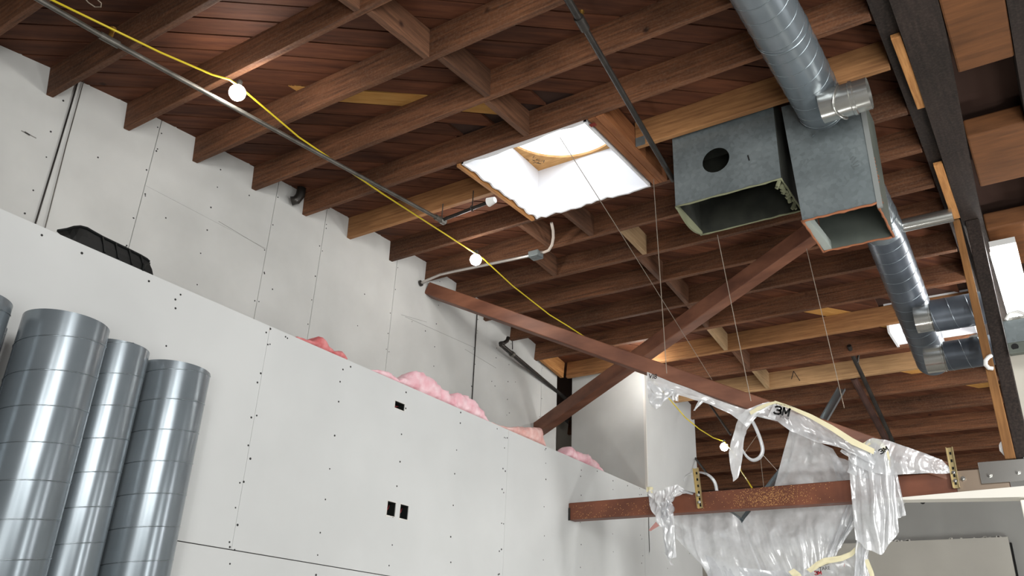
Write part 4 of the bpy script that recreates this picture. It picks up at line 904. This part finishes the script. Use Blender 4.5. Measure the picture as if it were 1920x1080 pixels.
batt([(851, 745), (855, 738), (862, 737), (872, 741), (888, 749), (900, 762), (907, 775), (914, 789)], PINK, 'pink insulation lump touching the right end of the largest pile')
batt([(920, 792), (935, 798), (960, 801), (985, 800), (1000, 801), (1013, 801), (1017, 812), (1021, 838)], PINKO, 'salmon layered insulation batt at the foot of the rising beam')
batt([(1057, 857), (1063, 846), (1069, 838), (1075, 838), (1082, 845), (1095, 850), (1106, 853), (1118, 864), (1129, 884)], PINK, 'pink insulation piece farthest right, before the boxed corner')

# black plastic trough lying on the wall top
tt = empty('plastic_trough', tuple(at(190, 470, 0, XH)), 'black ribbed plastic trough lying on the white wall top at left', 'trough')
tp = [(107, 433), (125, 430), (138, 426), (150, 425), (162, 428), (172, 434), (190, 444), (215, 456), (240, 468), (262, 479), (274, 486), (279, 491)]
P = [at(u, v, 0, XH - 0.075) for (u, v) in tp]
vs = []; fs = []; 
for p in P:
    h = p.z - HT; y = p.y
    vs += [(XH - 0.004, y, HT + 0.001), (XH - 0.03, y, HT + max(0.003, h * 0.45)), (XH - 0.075, y, HT + max(0.004, h)), (XH - 0.082, y, HT + max(0.004, h)), (XH - 0.038, y, HT + max(0.001, h * 0.4)), (XH - 0.012, y, HT)]
for i in range(len(P) - 1):
    for k in range(6): fs.append((i * 6 + k, i * 6 + (k + 1) % 6, (i + 1) * 6 + (k + 1) % 6, (i + 1) * 6 + k))
n = (len(P) - 1) * 6; fs += [(5, 4, 3, 2, 1, 0), tuple(n + k for k in range(6))]
MB().add(vs, fs).build('trough_wall', TRAY, tt)
MB().tube([Vector((XH - 0.07, p.y, max(HT + 0.006, p.z))) for p in P], 0.006, 8).build('rim', TRAY, tt, True)
for i in (6, 7, 8, 9):
    p = P[i]; MB().bar(Vector((XH - 0.006, p.y, HT + 0.008)), Vector((XH - 0.066, p.y, p.z - 0.004)), 0.008, 0.012).build('rib', TRAY, tt)
a = P[-1]; b = at(265, 503, 0, XH - 0.01)
MB().hexa([(XH - 0.075, a.y - 0.03, HT + 0.002), (XH + 0.0, b.y, HT - 0.002), (XH + 0.0, b.y + 0.008, HT - 0.002), (XH - 0.075, a.y + 0.01, HT + 0.002), (XH - 0.075, a.y - 0.03, a.z), (XH - 0.0, b.y, HT + 0.035), (XH - 0.0, b.y + 0.008, HT + 0.035), (XH - 0.075, a.y + 0.01, a.z)]).build('end_wall', TRAY, tt)

# ---------------------------------------------------------------- plastic sheeting
def sheet(name, top, bot, m_, parent, nu=30, nv=24, amp=0.03, fr=5.0, seed=0.0, fan=0.0, bulge=0.0, lum=0.02):
    "ruled sheet between two 3-D polylines given as (u, v, y) picture points, folded in depth"
    T_ = [at(u, v, 1, y) for (u, v, y) in top]; B_ = [at(u, v, 1, y) for (u, v, y) in bot]
    def samp(P, t):
        L = [0]
        for i in range(len(P) - 1): L.append(L[-1] + (P[i + 1] - P[i]).length)
        s_ = t * L[-1]
        for i in range(len(P) - 1):
            if s_ <= L[i + 1] or i == len(P) - 2:
                q = (s_ - L[i]) / max(1e-9, L[i + 1] - L[i]); return P[i].lerp(P[i + 1], min(1, q))
    vs = []; fs = []
    for j in range(nv + 1):
        w = j / nv
        for i in range(nu + 1):
            t = i / nu; p = samp(T_, t).lerp(samp(B_, t), w)
            e = math.sin(t * math.pi) ** 0.3 if 0 < t < 1 else 0
            ph = 2 * math.pi * fr * (t + 0.05 * math.sin(3 * w + seed)) + seed
            sx = abs(math.sin(ph)) ** 0.6 * (1 if math.sin(ph) > 0 else -1)
            dy = amp * (0.6 * sx + 0.5 * math.sin(2.3 * ph + 1.0 + 2 * w)) * (0.35 + 0.65 * w if fan > 0 else 1) * (0.25 + 0.75 * math.sin(math.pi * min(1, max(0, w * 0.9 + 0.08))))
            n_ = noise.noise(Vector((t * 5 + seed, w * 3, seed))) * lum * 1.8 + noise.noise(Vector((t * 13, w * 5 + seed, seed))) * lum * 0.6
            vs.append((p.x + n_ * 0.25 * e, p.y + dy - bulge * math.sin(math.pi * t) * math.sin(math.pi * w) + n_ * e, p.z + n_ * 0.2 * e))
    for j in range(nv):
        for i in range(nu): k = j * (nu + 1) + i; fs.append((k, k + 1, k + nu + 2, k + nu + 1))
    return MB().add(vs, fs).build(name, m_, parent, True)
def band(name, pts, w0, w1, m_, parent, y=6.2, seed=0.0, amp=0.008):
    "tape band along picture polyline, half widths in picture pixels (top, bottom)"
    top = [(u, v - w0, yy) for (u, v, yy) in pts]; bot = [(u, v + w1, yy) for (u, v, yy) in pts]
    return sheet(name, top, bot, m_, parent, 40, 4, amp, 4, seed, lum=0.004)

pc = empty('plastic_sheeting', tuple(at(1500, 850, 1, 6.3)), 'torn milky plastic dust curtain hanging from sloping beam, taped and bunched round the brown beam', 'plastic sheet')
YA = lambda u: 5.55 + (u - 1060) / (1788 - 1060) * 0.66        # depth just in front of the sloping beam
f_ = lambda L, d=0.0: [(u, v, YA(u) + d) for (u, v) in L]
# strip below beam A, left part, with hanging corner piece
sheet('taped_strip', f_([(1213, 697), (1240, 708), (1290, 728), (1340, 748), (1400, 768), (1440, 760)]), f_([(1213, 728), (1250, 735), (1275, 742), (1330, 758), (1368, 775), (1400, 800)]), POLY3, pc, 40, 8, 0.008, 5, 0.4)
sheet('hanging_corner', f_([(1213, 715), (1230, 722), (1250, 728), (1270, 732)]), f_([(1215, 742), (1222, 764), (1230, 768), (1262, 738)]), POLY, pc, 16, 14, 0.012, 2, 0.9)
sheet('torn_tab', f_([(1260, 734), (1272, 738)]), f_([(1261, 750), (1272, 753)]), POLY3, pc, 6, 5, 0.004, 1, 0.2)
sheet('torn_tab', f_([(1310, 750), (1321, 752)]), f_([(1300, 770), (1303, 769)]), POLY3, pc, 6, 5, 0.004, 1, 0.5)
# vertical strip
sheet('hanging_strip', [(1440, 753, YA(1440) - 0.03), (1400, 768, YA(1400) - 0.03), (1385, 780, YA(1390)), (1376, 810, 6.0), (1368, 845, 6.05), (1370, 880, 6.05), (1374, 903, 6.05)],
      [(1456, 757, YA(1450) - 0.03), (1418, 775, YA(1400) - 0.03), (1405, 795, YA(1390)), (1395, 818, 6.0), (1394, 850, 6.05), (1388, 878, 6.05), (1384, 895, 6.05)], POLY3, pc, 34, 8, 0.010, 2, 0.6)
sheet('tape_edge', [(1405, 772, YA(1400) - 0.05), (1420, 763, YA(1420) - 0.05), (1440, 755, YA(1440) - 0.05), (1455, 752, YA(1455) - 0.05)], [(1408, 778, YA(1400) - 0.05), (1424, 769, YA(1420) - 0.05), (1442, 760, YA(1440) - 0.05), (1458, 756, YA(1455) - 0.05)], TAPE, pc, 12, 3, 0.002, 2, 0.1, lum=0.002)
# printed band along beam A
sheet('printed_band', [(1408, 772, YA(1408) - 0.02), (1440, 755, YA(1440) - 0.02), (1465, 760, YA(1465) - 0.02), (1500, 774, YA(1500) - 0.02), (1540, 793, YA(1540) - 0.02), (1590, 822, YA(1590) - 0.02), (1645, 848, YA(1640) - 0.02)],
      [(1408, 778, YA(1408) - 0.02), (1436, 785, YA(1440) - 0.02), (1460, 790, YA(1460) - 0.02), (1482, 808, YA(1490) - 0.02), (1530, 828, YA(1530) - 0.02), (1572, 838, YA(1580) - 0.02), (1640, 872, YA(1640) - 0.02)], POLY, pc, 50, 12, 0.012, 6, 1.7)
sheet('white_tape_patch', f_([(1451, 757), (1462, 761)], -0.055), f_([(1440, 781), (1453, 787)], -0.055), POLY3, pc, 4, 4, 0.002, 1, 0, lum=0.002)
sheet('tape_edge', f_([(1452, 751), (1480, 760), (1520, 776), (1560, 797), (1600, 822), (1640, 842)], -0.05), f_([(1455, 757), (1480, 766), (1518, 784), (1556, 806), (1596, 833), (1638, 852)], -0.05), TAPE, pc, 24, 4, 0.003, 3, 0.1, lum=0.003)
# main curtain above the brown beam, falling behind it
sheet('curtain', [(1480, 806, 6.05), (1510, 818, 6.07), (1535, 828, 6.08), (1562, 842, 6.1)], [(1452, 912, 6.42), (1500, 908, 6.42), (1545, 905, 6.42), (1600, 902, 6.42)], POLY, pc, 40, 30, 0.018, 2.6, 0.3)
sheet('curtain', [(1556, 850, 6.10), (1585, 862, 6.12), (1612, 872, 6.15)], [(1570, 905, 6.42), (1590, 902, 6.42), (1612, 900, 6.42)], POLY2, pc, 20, 18, 0.02, 3, 2.3)
sheet('curtain', [(1612, 832, 6.12), (1625, 845, 6.12), (1640, 860, 6.12)], [(1588, 885, 6.14), (1600, 890, 6.14), (1640, 900, 6.14)], POLY, pc, 14, 12, 0.02, 2, 1.3)
sheet('curtain', [(1578, 842, 6.08), (1600, 850, 6.08), (1615, 856, 6.08)], [(1575, 846, 6.08), (1592, 858, 6.08), (1602, 882, 6.1)], POLY3, pc, 8, 6, 0.006, 2, 1.9)
# swag below the beam
sheet('swag', [(1252, 958, 6.44), (1300, 958, 6.44), (1345, 955, 6.44), (1372, 962, 6.44), (1391, 981, 6.44)], [(1268, 1010, 6.40), (1310, 1055, 6.36), (1330, 1085, 6.36), (1390, 1105, 6.34), (1450, 1120, 6.34)], POLY, pc, 60, 40, 0.026, 2.2, 0.8, bulge=0.08)
sheet('swag', [(1391, 981, 6.44), (1412, 955, 6.44), (1450, 950, 6.44), (1500, 946, 6.44), (1545, 942, 6.44), (1600, 938, 6.44)], [(1440, 1110, 6.34), (1470, 1100, 6.32), (1500, 1088, 6.30), (1512, 1078, 6.30), (1525, 1075, 6.30), (1560, 1050, 6.30)], POLY, pc, 70, 44, 0.028, 4.5, 2.0, fan=1, bulge=0.05)
sheet('swag', [(1590, 940, 6.44), (1606, 940, 6.44), (1620, 952, 6.42)], [(1545, 1052, 6.30), (1565, 1045, 6.30), (1580, 1020, 6.32)], POLY, pc, 24, 30, 0.03, 4, 1.1)
sheet('lower_bunch', [(1320, 1040, 6.34), (1380, 1062, 6.32), (1440, 1070, 6.3), (1520, 1070, 6.3), (1600, 1040, 6.3), (1618, 1020, 6.3)], [(1330, 1120, 6.3), (1380, 1140, 6.3), (1440, 1150, 6.3), (1520, 1150, 6.3), (1600, 1140, 6.3), (1640, 1120, 6.3)], POLY2, pc, 50, 20, 0.04, 9, 3.1)
# cream tape along the lower seam
sheet('masking_tape', [(1512, 1068, 6.24), (1530, 1054, 6.24), (1545, 1046, 6.24), (1575, 1042, 6.24), (1595, 1034, 6.24), (1612, 1018, 6.24)], [(1520, 1074, 6.24), (1536, 1064, 6.24), (1550, 1057, 6.24), (1580, 1052, 6.24), (1600, 1042, 6.24), (1614, 1020, 6.24)], TAPE, pc, 24, 5, 0.004, 3, 0, lum=0.004)
sheet('masking_tape', [(1620, 1050, 6.2), (1630, 1075, 6.2), (1634, 1095, 6.2)], [(1628, 1048, 6.2), (1638, 1072, 6.2), (1642, 1095, 6.2)], TAPE, pc, 8, 4, 0.003, 1, 0, lum=0.003)
sheet('masking_tape', [(1488, 1066, 6.22), (1500, 1074, 6.22), (1508, 1090, 6.22)], [(1478, 1072, 6.22), (1488, 1082, 6.22), (1492, 1095, 6.22)], TAPE, pc, 8, 4, 0.006, 1, 0, lum=0.006)
# front flap hanging over the brown beam
fl = sheet('front_flap', [(1590, 860, 6.14), (1612, 832, 6.10), (1640, 826, 6.08), (1662, 836, 6.08), (1676, 862, 6.10)], [(1604, 1012, 6.16), (1622, 1030, 6.12), (1652, 1041, 6.10), (1668, 1020, 6.10), (1686, 998, 6.14)], POLY, pc, 50, 46, 0.024, 1.8, 0.5, lum=0.025)
sheet('front_flap', [(1668, 888, 6.17), (1682, 886, 6.17)], [(1676, 975, 6.17), (1699, 966, 6.17)], POLY, pc, 12, 24, 0.015, 2, 2.5)
sheet('front_flap', [(1692, 938, 6.40), (1711, 929, 6.40)], [(1694, 946, 6.40), (1702, 940, 6.40)], POLY3, pc, 6, 4, 0.003, 1, 0)
sheet('lower_flap', [(1606, 1000, 6.22), (1632, 1006, 6.22)], [(1600, 1100, 6.22), (1622, 1100, 6.22)], POLY2, pc, 16, 24, 0.02, 3, 1.5)
# plastic-wrapped end of beam A
sheet('beam_wrap', [(1610, 834, 6.06), (1636, 821, 6.05), (1662, 825, 6.05), (1700, 838, 6.07), (1740, 852, 6.10), (1766, 862, 6.13), (1779, 876, 6.16)], [(1600, 870, 6.08), (1630, 885, 6.07), (1665, 891, 6.07), (1700, 889, 6.09), (1745, 887, 6.12), (1768, 889, 6.15), (1781, 887, 6.17)], POLY, pc, 50, 16, 0.012, 5, 0.2, lum=0.012)
sheet('tape_edge', [(1612, 836, 6.06), (1622, 828, 6.05), (1640, 822, 6.05), (1656, 830, 6.05), (1666, 846, 6.06), (1670, 868, 6.08), (1668, 888, 6.1)], [(1620, 839, 6.06), (1630, 834, 6.05), (1641, 830, 6.05), (1650, 836, 6.05), (1658, 850, 6.06), (1663, 868, 6.08), (1662, 888, 6.1)], TAPE, pc, 24, 3, 0.002, 1, 0, lum=0.002)
# knot at the left of the brown beam
sheet('knot', [(1213, 923, 6.20), (1222, 918, 6.18), (1236, 922, 6.16), (1252, 914, 6.16), (1270, 908, 6.18), (1283, 921, 6.2)], [(1218, 940, 6.16), (1232, 978, 6.13), (1240, 990, 6.13), (1246, 975, 6.13), (1254, 950, 6.15), (1262, 934, 6.18)], POLY3, pc, 34, 26, 0.028, 4, 0.9, lum=0.03)
sheet('knot', [(1240, 945, 6.14), (1252, 936, 6.12), (1262, 945, 6.14)], [(1240, 970, 6.14), (1252, 976, 6.12), (1260, 968, 6.14)], POLY2, pc, 14, 12, 0.03, 2, 1.9)
sheet('dangling_strand', [(1238, 972, 6.13), (1250, 972, 6.13), (1262, 962, 6.15)], [(1248, 1040, 6.16), (1254, 1048, 6.16), (1268, 1045, 6.2)], POLY, pc, 16, 24, 0.02, 3, 2.2)
sheet('dangling_strand', [(1246, 1036, 6.16), (1254, 1036, 6.16)], [(1258, 1060, 6.16), (1263, 1060, 6.16)], POLY3, pc, 5, 8, 0.006, 1, 0.2)
sheet('pink_tape_end', [(1230, 978, 6.12), (1236, 986, 6.12)], [(1216, 994, 6.12), (1220, 996, 6.12)], mat('faded_pink_tape', srgb(176, 128, 122), 0.8), pc, 4, 5, 0.003, 1, 0, lum=0.003)
sheet('masking_tape', [(1212, 913, 6.18), (1224, 913, 6.18)], [(1212, 922, 6.18), (1226, 926, 6.18)], TAPE, pc, 4, 4, 0.01, 1, 0.5, lum=0.006)
# strap loops
def strap(pts, wpx, label):
    T_ = [at(u, v, 1, y) for (u, v, y) in pts]; mb = MB(); vs = []; fs = []
    for i, p in enumerate(T_):
        d = (T_[min(i + 1, len(T_) - 1)] - T_[max(i - 1, 0)]).normalized(); nn = Vector((0, 1, 0)) if True else None
        s_ = d.cross(Vector((0, 1, 0))).normalized() * wpx * 0.0022; q = Vector((0, 0.012, 0))
        vs += [p - s_ - q, p + s_ + q, p + s_ + q + Vector((0, 0.001, 0.001)), p - s_ - q + Vector((0, 0.001, 0.001))]
    for i in range(len(T_) - 1):
        k = 4 * i; fs += [(k, k + 1, k + 5, k + 4), (k + 1, k + 2, k + 6, k + 5), (k + 2, k + 3, k + 7, k + 6), (k + 3, k, k + 4, k + 7)]
    o = MB().add([tuple(v) for v in vs], fs).build('plastic_strap', POLY, None, True); tag(o, label, 'strap')
def smooth(pts, n=6):
    out = []
    for i in range(len(pts) - 1):
        p0 = Vector(pts[max(0, i - 1)]); p1 = Vector(pts[i]); p2 = Vector(pts[i + 1]); p3 = Vector(pts[min(len(pts) - 1, i + 2)])
        for k in range(n):
            t = k / n; out.append(tuple(0.5 * ((2 * p1) + (p2 - p0) * t + (2 * p0 - 5 * p1 + 4 * p2 - p3) * t * t + (3 * p1 - p0 - 3 * p2 + p3) * t ** 3)))
    out.append(tuple(pts[-1])); return out
strap(smooth([(1404, 778, 6.0), (1416, 800, 6.05), (1426, 825, 6.1), (1430, 845, 6.12), (1424, 858, 6.12), (1412, 863, 6.12), (1400, 856, 6.1), (1390, 840, 6.08)]), 4.5, 'looped clear plastic strap hanging right of the milky vertical strip')
strap(smooth([(1282, 902, 6.3), (1286, 892, 6.28), (1298, 887, 6.26), (1315, 886, 6.26), (1330, 892, 6.28), (1340, 904, 6.3), (1344, 920, 6.32)]), 4, 'pale plastic strap arching over the left part of the brown beam')
strap([(1262, 912, 6.2), (1280, 921, 6.2), (1300, 926, 6.21)], 5, 'flat pale strap lying at the plastic knot on the brown beam')
o = sheet('plastic_scrap', [(1884, 812, 6.3), (1880, 822, 6.3), (1873, 835, 6.3)], [(1893, 868, 6.3), (1886, 858, 6.3), (1874, 845, 6.3)], POLY3, None, 6, 6, 0.01, 1, 0.3); tag(o, 'small white plastic scrap sticking out left of the truss post foot', 'plastic scrap')

# printing on the plastic
def text(s_, u, v, y, px, rot, m_, parent, bold=0.0, shear=0.0):
    cu = bpy.data.curves.new('print', 'FONT'); cu.body = s_; cu.size = 1.0; cu.align_x = 'CENTER'; cu.align_y = 'CENTER'; cu.offset = bold; cu.shear = shear; cu.extrude = 0.0
    o = bpy.data.objects.new('tmp_text', cu); COL.objects.link(o); dg = bpy.context.evaluated_depsgraph_get()
    me = bpy.data.meshes.new_from_object(o.evaluated_get(dg)); bpy.data.objects.remove(o)
    p = at(u, v, 1, y); sc = px / 1.0 * (ray(u, v).normalized().dot(Vector(ray(u, v)))) * 0
    dep = p.dot(Vector((R_ROWS[0][2], R_ROWS[1][2], R_ROWS[2][2]))); size = px / FPX * dep / 0.7
    w = bpy.data.objects.new('printed_text', me); COL.objects.link(w); me.materials.append(m_)
    me.transform(Matrix.Translation(p) @ Matrix.Rotation(math.radians(rot), 4, 'Y') @ Matrix.Rotation(math.pi / 2, 4, 'X') @ Matrix.Scale(size, 4))
    w.parent = parent; w.matrix_parent_inverse = Matrix.Translation(-parent.location); return w
def glyph(strokes, u, v, y, px, rot, m_, parent, th=0.2):
    p = at(u, v, 1, y); dep = p.dot(Vector((R_ROWS[0][2], R_ROWS[1][2], R_ROWS[2][2]))); size = px / FPX * dep
    mb = MB()
    for (pts) in strokes:
        for k in range(len(pts) - 1):
            a = Vector((*pts[k], 0)); b = Vector((*pts[k + 1], 0)); d = (b - a).normalized() * th * 0.3; n_ = Vector((-d.y, d.x, 0)).normalized() * th / 2
            mb.add([a - d - n_, b + d - n_, b + d + n_, a - d + n_], [(0, 1, 2, 3)])
    o = mb.build('printed_text', m_, parent)
    o.data.transform(Matrix.Translation(p) @ Matrix.Rotation(math.radians(rot), 4, 'Y') @ Matrix.Rotation(math.pi / 2, 4, 'X') @ Matrix.Scale(size, 4) @ Matrix.Translation((-1.05, -0.5, 0)))
    return o
G3 = [[(0, .88), (.18, 1), (.6, 1), (.82, .86), (.82, .66), (.6, .53), (.3, .53)], [(.6, .53), (.86, .38), (.86, .15), (.62, 0), (.15, 0), (-.03, .12)]]
GM = [[(1.15, 0), (1.15, 1), (1.55, .3), (1.95, 1), (1.95, 0)]]
glyph(G3 + GM, 1467, 771, YA(1467) - 0.10, 14, 19, INK, pc, 0.27)
glyph([[(1484, -712)]] * 0 + G3 + GM, 1657, 844, 5.99, 8, -22, INK, pc, 0.26)
text('CONSTRUCTION', 1472, 760, YA(1472) - 0.10, 3, 18, INK, pc)
text('8.5X28', 1471, 783, YA(1471) - 0.10, 4, 18, INK, pc)
text('VI8', 1224, 706, YA(1224) - 0.07, 9, 12, INK, pc, 0.02)
text('TARE', 1546, 1066, 6.16, 6, -4, INK, pc, 0.01)
glyph(G3 + GM, 1534, 1074, 6.16, 6, -4, INKR, pc, 0.3)
text('/', 1583, 1060, 6.16, 5, 0, INKR, pc, 0.01)

# carpenter's mark on the pale joist
yj = J(15)[0] - 0.006
mk = MB()
for (u0, v0, u1, v1) in [(1484, 711, 1488, 696), (1488, 696, 1500, 714)]:
    a = at(u0, v0, 1, yj); b = at(u1, v1, 1, yj); mk.bar(a, b, 0.002, 0.007, up=(0, 1, 0), tw=math.pi / 2)
mk.build('pencil_mark', INK, ceil)

# greasy hand smudge on the tall plenum box
hs = MB(); SM = mat('grey_smudge', srgb(92, 99, 100), 0.7)
for (u0, v0, u1, v1) in [(1594, 300, 1600, 293), (1597, 305, 1605, 295), (1599, 309, 1609, 301), (1600, 313, 1611, 309), (1596, 309, 1602, 317)]:
    a = at(u0, v0, 1, 4.3285); b = at(u1, v1, 1, 4.3285); hs.bar(a, b, 0.0012, 0.006, up=(0, 1, 0), tw=math.pi / 2)
o = hs.build('hand_smudge', SM, p2); o['kind'] = 'stuff'
